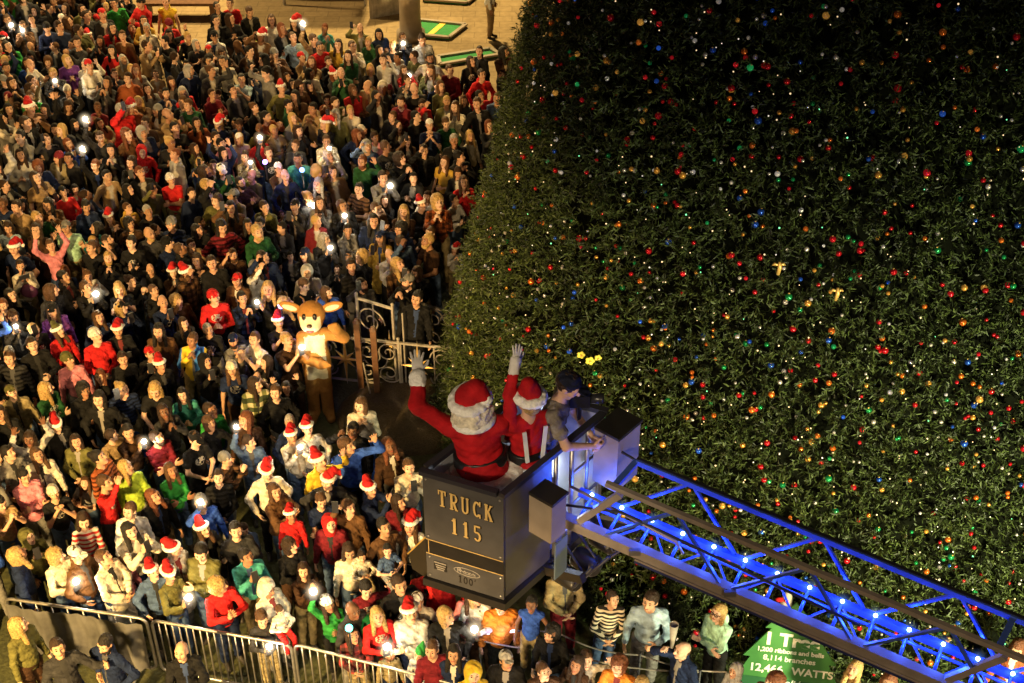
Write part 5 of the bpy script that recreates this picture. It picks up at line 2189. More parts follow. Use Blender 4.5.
HAIRW = {'short': 'short {} hair', 'long': 'long {} hair', 'bob': 'bobbed {} hair', 'curly': 'curly {} hair', 'bun': '{} hair bun', 'ponytail': '{} ponytail', 'bald': 'balding {} hair'}
HATW = {'santa_hat': '{} Santa hat', 'cap': '{} baseball cap', 'beanie': '{} beanie', 'hood': '{} hood up', 'elf_hat': '{} elf hat', 'earmuffs': 'white ear muffs'}
ACT = {'relaxed': 'arms down', 'filming': 'hands at face', 'raised_phone': 'arm raised', 'high_torch': 'arm high', 'both_up': 'arms up', 'crossed': 'arms crossed', 'clasped': 'hands joined',
       'clapping': 'clapping', 'pockets': 'hands down', 'phone_low': 'hands forward', 'waving': 'waving', 'leaning': 'leaning forward', 'hips': 'elbows out', 'mouth': 'hands raised', 'one_low': 'forearm raised',
       'sitting': 'sitting', 'reaching': 'reaching out'}
TOPW = {'tshirt': 'T-shirt', 'polo': 'polo shirt', 'puffer': 'puffer jacket', 'sweater': 'sweater', 'hoodie': 'hoodie', 'jacket': 'jacket', 'coat': 'coat', 'vest': 'vest'}
USED = set()


def describe(sp, x, y):
    who = 'child' if sp.get('kid') else 'person'
    top = (sp.get('pat') or sp['topc']) + ' ' + TOPW[sp['top']]
    if sp.get('hat'):
        hd_ = HATW[sp['hat']].format(sp.get('hatc', 'red'))
    else:
        hd_ = HAIRW[sp['hair']].format(sp['hairc'])
    act = ACT[sp['pose']]
    if sp.get('phone') == 'torch':
        act = 'phone lit'
    sp['short'] = '%s in %s, %s' % (who, top, hd_)
    return '%s in %s, %s, %s, %s' % (who, top, hd_, act, region(x, y))


PAL = [('black', 34), ('charcoal', 13), ('navy', 11), ('dark brown', 7), ('brown', 6.5), ('maroon', 5), ('red', 4.2), ('cream', 5.5), ('white', 2), ('grey', 6), ('olive', 5), ('khaki', 3), ('tan', 4), ('rust', 2), ('dark green', 3),
       ('pale grey', 3), ('denim blue', 3), ('blue', 1.5), ('pink', 1.2), ('green', .8), ('teal', .6), ('mustard', 1.2), ('pale blue', 1), ('purple', .8), ('orange', .5)]
POSEW = [('relaxed', 12), ('filming', 22), ('raised_phone', 8), ('crossed', 8), ('clasped', 9), ('clapping', 8), ('pockets', 8), ('phone_low', 9), ('waving', 2), ('hips', 2), ('mouth', 4), ('one_low', 5), ('both_up', 1.2)]
HAIRS = [('short', 40), ('long', 26), ('bob', 9), ('curly', 6), ('bun', 4), ('ponytail', 6), ('bald', 5)]
HAIRCS = [('black', 28), ('dark brown', 32), ('brown', 18), ('auburn', 5), ('blond', 13), ('grey', 4)]


def pick(lst):
    return random.choices([a for a, _ in lst], [b for _, b in lst])[0]


def random_spec(y):
    sp = {}
    sp['top'] = random.choices(['sweater', 'hoodie', 'jacket', 'tshirt', 'coat', 'puffer'], [28, 22, 26, 10, 8, 6])[0]
    pal = PAL
    if y > 420:
        pal = [(a, w * (.5 if a in ('black', 'navy', 'charcoal') else 1.3)) for a, w in PAL]
    elif y > 230:
        pal = [(a, w * (1.6 if a in ('black', 'navy', 'charcoal') else .8)) for a, w in PAL]
    sp['topc'] = pick(pal)
    sp['legc'] = random.choice(LEGC)
    sp['hair'] = pick(HAIRS)
    sp['hairc'] = pick(HAIRCS)
    r = random.random()
    if r < .055:
        sp['hat'], sp['hatc'] = 'santa_hat', 'red'
    elif r < .12:
        sp['hat'], sp['hatc'] = 'cap', random.choice(['black', 'navy', 'grey', 'white', 'red'])
    elif r < .15:
        sp['hat'], sp['hatc'] = 'beanie', random.choice(['black', 'grey', 'cream', 'maroon'])
    elif r < .17 and sp['top'] in ('hoodie', 'jacket'):
        sp['hat'], sp['hatc'] = 'hood', sp['topc']
    sp['pose'] = pick(POSEW)
    sp['head'] = random.choices(['up', 'up_turn', 'turn', 'down', 'side'], [40, 26, 16, 9, 9])[0]
    sp['skin'] = random.choices(SKINS, [26, 20, 16, 14, 8, 4, 12])[0]
    sp['scale'] = random.gauss(.945, .05)
    sp['wide'] = random.uniform(.84, .98)
    if sp['pose'] in ('filming', 'raised_phone', 'phone_low', 'one_low') and random.random() < .55:
        sp['phone'] = 'torch' if random.random() < .17 else 'plain'
    sp['lean'] = random.gauss(0, .04)
    sp['sway'] = random.gauss(0, .045)
    if sp['top'] in ('sweater', 'hoodie', 'jacket', 'tshirt', 'coat'):
        r = random.random()
        if r < .09:
            sp['pat'] = 'striped ' + sp['topc']
            sp['topmat'] = M['striped']
        elif r < .17:
            sp['pat'] = 'checked ' + sp['topc']
            sp['topmat'] = M['checked']
        elif r < .45 and sp['top'] in ('sweater', 'hoodie', 'tshirt'):
            sp['topmat'] = M['printed']
    if sp['hair'] in ('short', 'bald') and random.random() < .3:
        sp['beard'] = True
    return sp


# (x, y of the head, top, colour, hair, hair colour, hat, pose, extras)
NOTABLE = [
    (18, 624, 'sweater', 'olive', 'long', 'blond', None, 'relaxed', {'head': 'side', 'rz': 60}),
    (62, 652, 'jacket', 'charcoal', 'short', 'dark brown', None, 'reaching', {'head': 'up', 'rz': 30}),
    (104, 642, 'jacket', 'navy', 'short', 'black', None, 'hips', {'head': 'down', 'rz': -30, 'beard': True}),
    (180, 657, 'jacket', 'black', 'bald', 'brown', None, 'clasped', {'head': 'turn', 'rz': 20}),
    (171, 580, 'sweater', 'olive', 'short', 'brown', ('santa_hat', 'red'), 'leaning', {'head': 'down', 'phone': 'torch', 'pose': 'phone_low'}),
    (219, 582, 'sweater', 'red', 'curly', 'blond', None, 'clapping', {'head': 'side', 'rz': 35, 'label': 'person in bright red sweatshirt, curly blond hair, hands raised, at the bare barrier'}),
    (268, 584, 'coat', 'cream', 'long', 'brown', ('hood', 'cream'), 'clasped', {'head': 'down'}),
    (279, 606, 'sweater', 'cream', 'short', 'brown', None, 'sitting', {'kid': True, 'z': .62, 'scale': .55, 'legc': 'red'}),
    (333, 606, 'hoodie', 'green', 'long', 'dark brown', ('beanie', 'white'), 'high_torch', {'kid': True, 'scale': .8, 'phone': 'torch'}),
    (346, 602, 'jacket', 'charcoal', 'bald', 'grey', None, 'relaxed', {}),
    (358, 638, 'sweater', 'maroon', 'long', 'dark brown', None, 'clasped', {'kid': True, 'scale': .78, 'pat': 'red plaid'}),
    (380, 618, 'sweater', 'red', 'long', 'blond', None, 'phone_low', {'phone': 'torch'}),
    (419, 598, 'jacket', 'cream', 'short', 'brown', ('cap', 'white'), 'pockets', {}),
    (413, 617, 'hoodie', 'pale grey', 'short', 'dark brown', ('santa_hat', 'red'), 'crossed', {'head': 'up_turn'}),
    (421, 647, 'hoodie', 'pale grey', 'short', 'brown', ('elf_hat', 'green'), 'clasped', {'kid': True, 'scale': .72}),
    (388, 652, 'hoodie', 'khaki', 'short', 'brown', ('beanie', 'cream'), 'relaxed', {'kid': True, 'scale': .66}),
    (449, 614, 'jacket', 'black', 'bob', 'blond', None, 'pockets', {'head': 'side'}),
    (437, 648, 'sweater', 'maroon', 'short', 'brown', None, 'relaxed', {}),
    (453, 652, 'jacket', 'navy', 'long', 'black', None, 'relaxed', {}),
    (466, 672, 'hoodie', 'yellow', 'short', 'brown', ('hood', 'yellow'), 'relaxed', {'kid': True, 'scale': .9}),
    (503, 657, 'jacket', 'black', 'ponytail', 'dark brown', ('cap', 'pale grey'), 'one_low', {'head': 'up_turn'}),
    (497, 600, 'puffer', 'orange', 'short', 'brown', None, 'relaxed', {}),
    (483, 600, 'sweater', 'white', 'bob', 'blond', None, 'phone_low', {'phone': 'torch'}),
    (470, 596, 'sweater', 'pink', 'long', 'brown', None, 'clasped', {}),
    (530, 608, 'vest', 'blue', 'short', 'black', None, 'reaching', {'kid': True, 'scale': .72, 'z': .55, 'rz': -10, 'label': 'small child in blue vest holding a glowing white light tube'}),
    (566, 573, 'jacket', 'khaki', 'short', 'brown', None, 'clasped', {'legc': 'maroon', 'wide': 1.0}),
    (553, 628, 'jacket', 'black', 'curly', 'black', None, 'one_low', {'head': 'turn'}),
    (602, 599, 'sweater', 'black', 'short', 'dark brown', None, 'clasped', {'pat': 'black and cream striped', 'label': 'person in black and cream striped sweater, hands clasped, in front of the tree'}),
    (649, 594, 'polo', 'pale blue', 'short', 'dark brown', None, 'one_low', {'top': 'sweater', 'legc': 'grey', 'head': 'turn', 'wide': .98, 'scale': 1.04, 'label': 'tall person in pale blue shirt and grey trousers in front of the tree'}),
    (683, 645, 'jacket', 'navy', 'bald', 'brown', None, 'raised_phone', {'head': 'turn', 'label': 'balding person in navy jacket holding up a pale cone'}),
    (722, 613, 'jacket', 'mint', 'bob', 'blond', None, 'crossed', {'top': 'hoodie', 'legc': 'black', 'label': 'person in mint green zip top, blond bob and glasses, arms crossed'}),
    (735, 672, 'hoodie', 'pale grey', 'short', 'grey', ('hood', 'pale grey'), 'relaxed', {'kid': True}),
    (570, 662, 'jacket', 'dark brown', 'long', 'dark brown', None, 'phone_low', {'kid': True, 'scale': .85}),
    (589, 661, 'sweater', 'cream', 'short', 'brown', None, 'waving', {'kid': True, 'scale': .8}),
    (622, 668, 'jacket', 'orange', 'curly', 'auburn', None, 'phone_low', {'phone': 'torch'}),
    (641, 684, 'sweater', 'brown', 'bob', 'blond', None, 'relaxed', {}),
    (545, 668, 'jacket', 'dark brown', 'short', 'brown', None, 'phone_low', {'phone': 'torch'}),
    (860, 676, 'sweater', 'tan', 'long', 'blond', None, 'relaxed', {}),
    (884, 682, 'sweater', 'orange', 'bob', 'auburn', None, 'clasped', {}),
    (770, 684, 'jacket', 'rust', 'curly', 'auburn', None, 'relaxed', {}),
    (1020, 646, 'jacket', 'rust', 'bob', 'auburn', None, 'relaxed', {}),
    # next rows
    (80, 528, 'sweater', 'red', 'long', 'dark brown', None, 'clasped', {'pat': 'red and white striped', 'head': 'down', 'kid': True, 'scale': .86}),
    (83, 553, 'jacket', 'brown', 'short', 'brown', ('cap', 'white'), 'pockets', {'head': 'down'}),
    (54, 493, 'tshirt', 'black', 'short', 'black', ('beanie', 'cream'), 'mouth', {}),
    (113, 560, 'coat', 'cream', 'short', 'brown', None, 'clasped', {}),
    (125, 563, 'sweater', 'pink', 'short', 'brown', None, 'relaxed', {'kid': True}),
    (133, 527, 'jacket', 'cream', 'long', 'black', None, 'filming', {'phone': 'plain'}),
    (126, 512, 'coat', 'white', 'short', 'brown', None, 'relaxed', {}),
    (170, 549, 'coat', 'cream', 'short', 'brown', ('santa_hat', 'red'), 'relaxed', {}),
    (150, 568, 'jacket', 'denim blue', 'short', 'dark brown', ('santa_hat', 'red'), 'pockets', {}),
    (207, 531, 'jacket', 'black', 'long', 'brown', ('santa_hat', 'red'), 'one_low', {'phone': 'plain'}),
    (207, 506, 'sweater', 'blue', 'short', 'grey', ('cap', 'grey'), 'raised_phone', {'phone': 'torch'}),
    (155, 496, 'jacket', 'black', 'long', 'auburn', None, 'relaxed', {}),
    (170, 470, 'sweater', 'green', 'long', 'brown', None, 'crossed', {}),
    (190, 442, 'tshirt', 'black', 'short', 'brown', ('cap', 'black'), 'clasped', {}),
    (214, 411, 'jacket', 'olive', 'short', 'dark brown', None, 'relaxed', {'kid': True, 'scale': .9, 'topc': 'green', 'label': 'child in long green jacket standing at a gap in the crowd'}),
    (250, 440, 'jacket', 'denim blue', 'short', 'dark brown', None, 'high_torch', {'phone': 'torch'}),
    (265, 474, 'jacket', 'cream', 'short', 'brown', ('santa_hat', 'red'), 'pockets', {}),
    (298, 437, 'jacket', 'cream', 'short', 'brown', ('santa_hat', 'red'), 'filming', {'phone': 'torch'}),
    (312, 434, 'sweater', 'cream', 'short', 'brown', ('santa_hat', 'red'), 'pockets', {}),
    (320, 462, 'jacket', 'yellow', 'short', 'brown', ('santa_hat', 'red'), 'waving', {'kid': True, 'scale': .95}),
    (322, 480, 'jacket', 'charcoal', 'short', 'brown', ('santa_hat', 'red'), 'hips', {}),
    (353, 442, 'sweater', 'navy', 'short', 'brown', None, 'waving', {'topc': 'blue', 'legc': 'charcoal', 'scale': 1.05, 'wide': 1.0, 'head': 'side', 'label': 'tall person in dark blue sweatshirt with one arm reaching up beside a cream sweater'}),
    (362, 404, 'sweater', 'cream', 'bob', 'brown', None, 'mouth', {'legc': 'blue', 'head': 'turn'}),
    (394, 446, 'jacket', 'dark brown', 'long', 'auburn', None, 'relaxed', {}),
    (407, 467, 'sweater', 'cream', 'short', 'brown', None, 'filming', {'phone': 'plain'}),
    (405, 502, 'jacket', 'maroon', 'long', 'dark brown', None, 'relaxed', {}),
    (408, 523, 'sweater', 'white', 'long', 'brown', ('santa_hat', 'red'), 'relaxed', {'kid': True, 'scale': .9}),
    (318, 502, 'tshirt', 'navy', 'short', 'brown', None, 'crossed', {'head': 'down'}),
    (290, 520, 'hoodie', 'red', 'short', 'brown', ('santa_hat', 'red'), 'relaxed', {'kid': True, 'scale': .7, 'z': .4}),
    (353, 515, 'hoodie', 'brown', 'short', 'brown', None, 'raised_phone', {'phone': 'plain', 'head': 'side'}),
    (350, 553, 'sweater', 'cream', 'long', 'dark brown', None, 'relaxed', {'head': 'down'}),
    (363, 558, 'sweater', 'cream', 'bun', 'dark brown', None, 'sitting', {'kid': True, 'scale': .55, 'z': .55}),
    (388, 550, 'tshirt', 'denim blue', 'short', 'black', None, 'sitting', {'kid': True, 'scale': .62, 'z': .95, 'legc': 'grey', 'label': 'child in blue T-shirt riding on shoulders under the basket step'}),
    (400, 577, 'jacket', 'black', 'short', 'dark brown', None, 'pockets', {'scale': 1.03}),
    (362, 590, 'sweater', 'maroon', 'short', 'black', None, 'waving', {'kid': True, 'scale': .85}),
    (330, 520, 'jacket', 'maroon', 'curly', 'brown', ('hood', 'red'), 'relaxed', {}),
    (250, 383, 'coat', 'cream', 'long', 'dark brown', None, 'clasped', {'pat': 'green and cream plaid', 'label': 'person in long green and cream plaid coat'}),
    (278, 396, 'hoodie', 'black', 'short', 'brown', None, 'pockets', {'head': 'turn'}),
    (213, 297, 'sweater', 'red', 'short', 'brown', ('beanie', 'red'), 'phone_low', {'legc': 'black', 'wide': 1.0}),
    (307, 272, 'coat', 'pale grey', 'bob', 'white', None, 'clapping', {'pat': 'pale mottled', 'hat': ('hood', 'pale grey')}),
    (277, 300, 'sweater', 'blue', 'short', 'brown', None, 'relaxed', {'kid': True}),
    (405, 297, 'jacket', 'black', 'short', 'black', None, 'relaxed', {'legc': 'black', 'scale': 1.05}),
    (43, 389, 'sweater', 'dark green', 'long', 'blond', None, 'crossed', {'head': 'side'}),
    (22, 393, 'jacket', 'khaki', 'short', 'brown', ('cap', 'olive'), 'relaxed', {}),
    (20, 267, 'sweater', 'cream', 'short', 'dark brown', None, 'filming', {'flat': True, 'phone': 'plain', 'label': 'person in cream sweater with purple shoulder bag, filming at far left'}),
    (56, 246, 'sweater', 'pink', 'short', 'brown', None, 'both_up', {}),
    (72, 225, 'tshirt', 'mint', 'short', 'brown', ('cap', 'grey'), 'relaxed', {}),
    (16, 318, 'jacket', 'charcoal', 'short', 'brown', None, 'filming', {'phone': 'torch'}),
    (94, 342, 'sweater', 'red', 'short', 'brown', ('beanie', 'white'), 'clasped', {}),
    (62, 332, 'sweater', 'red', 'long', 'brown', ('santa_hat', 'olive'), 'relaxed', {}),
    (116, 328, 'jacket', 'black', 'short', 'dark brown', ('santa_hat', 'red'), 'one_low', {'phone': 'plain'}),
    (155, 368, 'jacket', 'black', 'short', 'brown', ('santa_hat', 'red'), 'relaxed', {}),
    (184, 340, 'jacket', 'blue', 'short', 'brown', None, 'filming', {'pat': 'blue and yellow'}),
    (188, 390, 'sweater', 'teal', 'long', 'black', None, 'phone_low', {}),
    (88, 290, 'jacket', 'black', 'short', 'brown', None, 'filming', {'phone': 'torch'}),
    (62, 418, 'jacket', 'black', 'short', 'brown', ('santa_hat', 'red'), 'relaxed', {}),
    (130, 430, 'sweater', 'blue', 'short', 'black', None, 'relaxed', {'kid': True}),
    (155, 385, 'tshirt', 'black', 'long', 'blond', None, 'clasped', {}),
    (120, 355, 'sweater', 'black', 'short', 'dark brown', None, 'clasped', {}),
    (75, 363, 'sweater', 'pink', 'short', 'brown', ('beanie', 'olive'), 'relaxed', {}),
    (135, 470, 'hoodie', 'lime', 'long', 'blond', None, 'relaxed', {'head': 'side'}),
    (40, 452, 'jacket', 'cream', 'long', 'brown', None, 'relaxed', {}),
    (57, 553, 'hoodie', 'cream', 'curly', 'blond', None, 'phone_low', {'phone': 'torch'}),
    (290, 425, 'jacket', 'navy', 'short', 'grey', None, 'pockets', {}),
    (235, 530, 'hoodie', 'charcoal', 'short', 'black', None, 'one_low', {}),
    (247, 553, 'jacket', 'teal', 'short', 'black', None, 'filming', {'phone': 'plain'}),
    (283, 548, 'sweater', 'black', 'curly', 'dark brown', None, 'phone_low', {'phone': 'torch'}),
    (265, 620, 'sweater', 'charcoal', 'short', 'brown', None, 'phone_low', {'kid': True, 'phone': 'torch', 'scale': .8}),
    # middle and far rows
    (170, 178, 'polo', 'red', 'short', 'brown', ('beanie', 'white'), 'crossed', {'legc': 'khaki'}),
    (140, 152, 'hoodie', 'red', 'short', 'black', ('hood', 'red'), 'pockets', {}),
    (29, 97, 'jacket', 'green', 'short', 'brown', None, 'filming', {}),
    (14, 46, 'sweater', 'dark green', 'long', 'black', None, 'mouth', {'topc': 'green'}),
    (121, 4, 'sweater', 'green', 'short', 'black', None, 'relaxed', {}),
    (107, 29, 'jacket', 'red', 'long', 'black', None, 'pockets', {}),
    (427, 57, 'sweater', 'cream', 'short', 'black', None, 'pockets', {'legc': 'navy', 'wide': 1.0, 'beard': True}),
    (425, 40, 'jacket', 'pale grey', 'short', 'dark brown', None, 'relaxed', {}),
    (480, 76, 'hoodie', 'red', 'short', 'dark brown', None, 'pockets', {}),
    (467, 62, 'sweater', 'black', 'long', 'dark brown', None, 'relaxed', {}),
    (480, 53, 'jacket', 'black', 'short', 'dark brown', None, 'relaxed', {}),
    (504, 52, 'jacket', 'dark brown', 'long', 'black', None, 'crossed', {}),
    (452, 70, 'sweater', 'maroon', 'short', 'brown', None, 'clasped', {}),
    (458, 108, 'coat', 'cream', 'long', 'brown', None, 'relaxed', {}),
    (447, 121, 'sweater', 'dark green', 'short', 'brown', None, 'pockets', {}),
    (483, 105, 'jacket', 'black', 'short', 'brown', None, 'pockets', {'legc': 'navy', 'scale': 1.05}),
    (463, 183, 'sweater', 'red', 'long', 'brown', None, 'mouth', {}),
    (458, 140, 'jacket', 'black', 'short', 'grey', None, 'clasped', {}),
    (335, 155, 'sweater', 'pale grey', 'bob', 'white', None, 'phone_low', {'pat': 'pale mottled'}),
    (297, 158, 'sweater', 'teal', 'short', 'black', None, 'relaxed', {}),
    (305, 172, 'sweater', 'blue', 'short', 'brown', None, 'relaxed', {'kid': True}),
    (297, 40, 'sweater', 'pale blue', 'short', 'brown', None, 'pockets', {}),
    (316, 45, 'sweater', 'red', 'short', 'dark brown', None, 'clasped', {}),
    (335, 45, 'hoodie', 'orange', 'long', 'dark brown', None, 'clasped', {'topc': 'mustard', 'legc': 'denim blue'}),
    (351, 47, 'hoodie', 'cream', 'short', 'brown', None, 'filming', {'legc': 'grey'}),
    (272, 20, 'sweater', 'white', 'bob', 'brown', None, 'relaxed', {}),
    (258, 40, 'hoodie', 'yellow', 'short', 'brown', None, 'relaxed', {'kid': True, 'topc': 'lime'}),
    (229, 62, 'sweater', 'cream', 'long', 'dark brown', None, 'raised_phone', {}),
    (240, 78, 'tshirt', 'pale blue', 'short', 'black', None, 'filming', {}),
    (148, 30, 'coat', 'cream', 'short', 'grey', None, 'relaxed', {}),
    (213, 35, 'coat', 'white', 'short', 'brown', ('beanie', 'black'), 'relaxed', {}),
    (95, 163, 'jacket', 'black', 'short', 'brown', None, 'high_torch', {'phone': 'torch'}),
    (97, 136, 'sweater', 'charcoal', 'short', 'brown', None, 'high_torch', {'phone': 'torch'}),
    (243, 160, 'jacket', 'khaki', 'short', 'dark brown', None, 'filming', {'phone': 'torch'}),
    (270, 152, 'sweater', 'black', 'short', 'brown', None, 'high_torch', {'phone': 'torch'}),
    (323, 142, 'jacket', 'cream', 'short', 'brown', None, 'filming', {'phone': 'torch'}),
    (346, 205, 'sweater', 'black', 'bob', 'brown', None, 'filming', {'phone': 'torch'}),
    (378, 178, 'jacket', 'grey', 'short', 'dark brown', None, 'filming', {'phone': 'torch'}),
    (315, 36, 'jacket', 'tan', 'short', 'brown', None, 'high_torch', {'phone': 'torch'}),
    (405, 36, 'jacket', 'charcoal', 'short', 'brown', None, 'filming', {'phone': 'torch'}),
    (411, 70, 'sweater', 'red', 'long', 'brown', None, 'filming', {'phone': 'torch'}),
    (55, 74, 'jacket', 'charcoal', 'short', 'brown', None, 'filming', {'phone': 'torch'}),
    (24, 28, 'jacket', 'brown', 'short', 'brown', None, 'filming', {'phone': 'torch'}),
    (10, 18, 'jacket', 'black', 'short', 'brown', None, 'filming', {'phone': 'torch'}),
    (490, -24, 'jacket', 'pale grey', 'short', 'brown', None, 'relaxed', {'rz': 80, 'legc': 'tan'}),
    (165, 3, 'vest', 'yellow', 'short', 'brown', None, 'relaxed', {}),
    (233, 5, 'sweater', 'red', 'short', 'brown', None, 'relaxed', {}),
    (221, 8, 'jacket', 'black', 'short', 'brown', None, 'relaxed', {}),
    (247, 12, 'jacket', 'black', 'short', 'brown', None, 'relaxed', {}),
]

specs = []
taken = []
TARGET = Vector((.0, 9.3, 0))


def face_to(p, jitter):
    d = Vector((0, 6.0, 0)) - p if random.random() < .5 else TARGET - p
    return math.atan2(d.x, -d.y) * .85 + math.radians(random.gauss(0, jitter))


random.seed(5)
for x, y, top, topc, hair, hairc, hat, pose, ex in NOTABLE:
    sp = random_spec(y)
    sp.pop('phone', None)
    sp.pop('hat', None)
    sp.pop('beard', None)
    sp.pop('pat', None)
    sp.pop('topmat', None)
    sp.update(top=top, topc=topc, hair=hair, hairc=hairc, pose=pose)
    ex = dict(ex)
    if 'rz' in ex:
        ex['rz'] = math.radians(ex['rz'])
    sp.update(ex)
    h_ = ex.get('hat', hat)
    sp.pop('hat', None)
    if h_:
        sp['hat'], sp['hatc'] = h_
    if sp.get('kid') and 'scale' not in ex:
        sp['scale'] = .72
    elif 'scale' not in ex:
        sp['scale'] = random.uniform(.92, .99)
    if sp.get('pat'):
        sp['topmat'] = PAT[sp['pat']]
    elif top in ('sweater', 'hoodie', 'tshirt') and random.random() < .25:
        sp['topmat'] = M['printed']
    z0 = sp.get('z', 0)
    if sp['pose'] == 'sitting':
        sp['loc'] = None
    p = site(x, y, z0 + 1.62 * sp['scale'])
    sp['loc'] = Vector((p.x, p.y, z0))
    if 'rz' not in sp:
        sp['rz'] = face_to(sp['loc'], 12)
    sp['xy'] = (x, y)
    sp['notable'] = True
    specs.append(sp)
    taken.append((p.x, p.y, .29 if not sp.get('kid') else .2))


def in_crowd(x, y):
    """is a head at this sight line inside the crowd"""
    edge = [(-60, 540), (0, 530), (40, 505), (120, 500), (200, 487), (300, 468), (340, 462), (440, 430), (520, 415), (640, 400)]
    if y < 4:
        return x < 130 and y > -45
    if x < -45:
        return y < 600
    # right hand limit of the crowd at each height
    lim = [(0, 250), (14, 262), (26, 395), (45, 418), (60, 470), (90, 505), (140, 478), (200, 462), (262, 446), (284, 400), (292, 296), (318, 288), (372, 292), (392, 330), (425, 352), (470, 412), (560, 432), (600, 470), (640, 540), (700, 640)]
    for (y0, x0), (y1, x1) in zip(lim[:-1], lim[1:]):
        if y0 <= y < y1:
            if x > x0 + (x1 - x0) * (y - y0) / (y1 - y0):
                return False
            break
    # stay behind the barriers
    if x < 148:
        if y > 556 + x * .14:
            return False
    elif x < 292:
        if y > 577 + (x - 148) * .18:
            return False
    elif x < 480:
        if y > 600 + (x - 292) * .25:
            return False
    elif y > 700:
        return False
    # open gaps
    for cx, cy, rx, ry in ((243, 470, 20, 24), (333, 405, 22, 30), (225, 545, 10, 12), (318, 395, 26, 40), (300, 585, 18, 16), (185, 12, 34, 10)):
        if ((x - cx) / rx) ** 2 + ((y - cy) / ry) ** 2 < 1:
            return False
    return True


tries = 0
while tries < 22000:
    tries += 1
    # uniform over the ground
    gx, gy = random.uniform(-15, 2.5), random.uniform(11.5, 31.5)
    x, y, t = sight((gx, gy, 1.6))
    if not in_crowd(x, y) or not (-40 < x < 1060):
        continue
    if math.hypot(gx - TX, gy - TY) < TR + .35:
        continue
    rad = .218 + .018 * (y > 380) + .03 * random.random()
    if any((gx - a) ** 2 + (gy - b_) ** 2 < ((rad + r_) * .82) ** 2 for a, b_, r_ in taken):
        continue
    sp = random_spec(y)
    sp['loc'] = Vector((gx, gy, 0))
    if random.random() < .07:
        sp['kid'] = True
        sp['scale'] = random.uniform(.6, .82)
        sp.pop('beard', None)
    sp['rz'] = face_to(sp['loc'], 30)
    sp['xy'] = (x, y)
    specs.append(sp)
    taken.append((gx, gy, rad))


def show_rank(sp):
    d = (Vector((0, 0, CAM_H)) - sp['loc']).length / sp['scale']
    if sp.get('notable') and sp['xy'][1] > -1:
        d -= 12
    x, y = sp['xy']
    if not (-12 < x < 1036 and -12 < y < 700):
        d += 30
    return d


specs.sort(key=show_rank)
near, far = specs[:296], specs[296:]
for sp in near:
    for k in range(400):
        lab = describe(sp, *sp['xy'])
        if sp.get('label'):
            lab = sp['label']
        if lab not in USED:
            break
        if sp.get('notable'):
            sp['hairc'] = pick(HAIRCS)
            sp['legc'] = random.choice(LEGC)
            if k > 5:
                sp['pose'] = pick(POSEW) if not sp.get('phone') else sp['pose']
        else:
            q = random_spec(sp['xy'][1])
            for key_ in ('kid', 'scale', 'loc', 'rz', 'xy', 'lean', 'sway'):
                if key_ in sp:
                    q[key_] = sp[key_]
            sp = q
    USED.add(lab)
    sp['label'] = lab
    person(sp)

V_, F_, C_ = [], [], []
off = 0
for sp in far:
    if sp['pose'] not in POSES:
        sp['pose'] = 'relaxed'
    for v, f, c in crowd_arrays(sp):
        V_.append(v)
        F_.append(f + off)
        C_.append(c)
        off += len(v)
if V_:
    me = mesh_from('far_crowd', [(np.concatenate(V_), np.concatenate(F_), 0)], [M['crowd']], True, np.concatenate(C_))
    tag(link('far_crowd', me), 'dense mass of far onlookers packed behind the nearer rows', 'crowd', None, 'stuff')
for o in bpy.data.objects:
    if len(o.get('label', '').split()) > 16:
        print('LONG', o.name, o['label'])
print('people', len(near), 'far', len(far), 'far verts', off)

# held things
p = site(503, 632, 1.05)
r = thing('light_tube', 'glowing white light tube held out by the child in blue vest', 'light tube', p)
MB().tube([(-.22, 0, -.02), (.16, 0, .02)], .018, n=10).obj('tube', M['tube_light'], r, True)
MB().tube([(.16, 0, .02), (.27, 0, .03)], .016, n=10).obj('grip', M['phone'], r, True)
d_ = bpy.data.lights.new('tube_glow', 'POINT')
d_.color, d_.energy, d_.shadow_soft_size = (.6, .5, 1), 3, .1
o = bpy.data.objects.new('tube_glow', d_)
COL.objects.link(o)
o.location = p + Vector((0, -.12, .1))
p = site(673, 636, 1.75)
r = thing('paper_cone', 'rolled pale paper cone held up by the balding person', 'paper cone', p)
MB().lathe([(.02, -.2), (.055, .2), (.05, .2), (.017, -.19)], n=14).obj('cone', M['iron_white'], r, True)
p = site(370, 627, 1.1)
r = thing('balloon', 'dark green balloon among the children at the barrier', 'balloon', p)
V, F = surf(union([ell((0, 0, 0), (.17, .17, .20)), cap((0, 0, -.19), (0, 0, -.225), .02, .03)], .01), .02)
link('skin', mesh_from('balloon_skin', [(V, F, 0)], [mat('green_latex', (.01, .11, .035), .2)]), r)
MB().tube([(0, 0, -.23), (.01, 0, -.5), (0, .02, -.8)], .004, n=5).obj('string', M['iron_white'], r)
for x, y, lab, col in ((349, 628, 'teal glowing toy next to the green balloon', (.1, .9, .75)), (302, 170, 'blue glowing toy on a far child', (.15, .25, 1)), (281, 306, 'violet blue glowing toy left of the deer costume', (.2, .2, 1)), (265, 162, 'small violet glowing toy in the far rows', (.4, .2, 1))):
    p = site(x, y, 1.85)
    r = thing('glow_toy', lab, 'glowing toy', p)
    mm = mat('glow_' + str(x), col, .3, emit=7, emit_col=col)
    MB().ball((0, 0, 0), .045).obj('bulb', mm, r, True)
    MB().tube([(0, 0, -.04), (0, .03, -.38)], .014).obj('handle', M['phone'], r)
    d_ = bpy.data.lights.new('toy_glow', 'POINT')
    d_.color, d_.energy, d_.shadow_soft_size = col, 9, .06
    o = bpy.data.objects.new('toy_glow', d_)
    COL.objects.link(o)
    o.location = p + Vector((0, -.12, .12))
p = site(29, 291, 1.12)
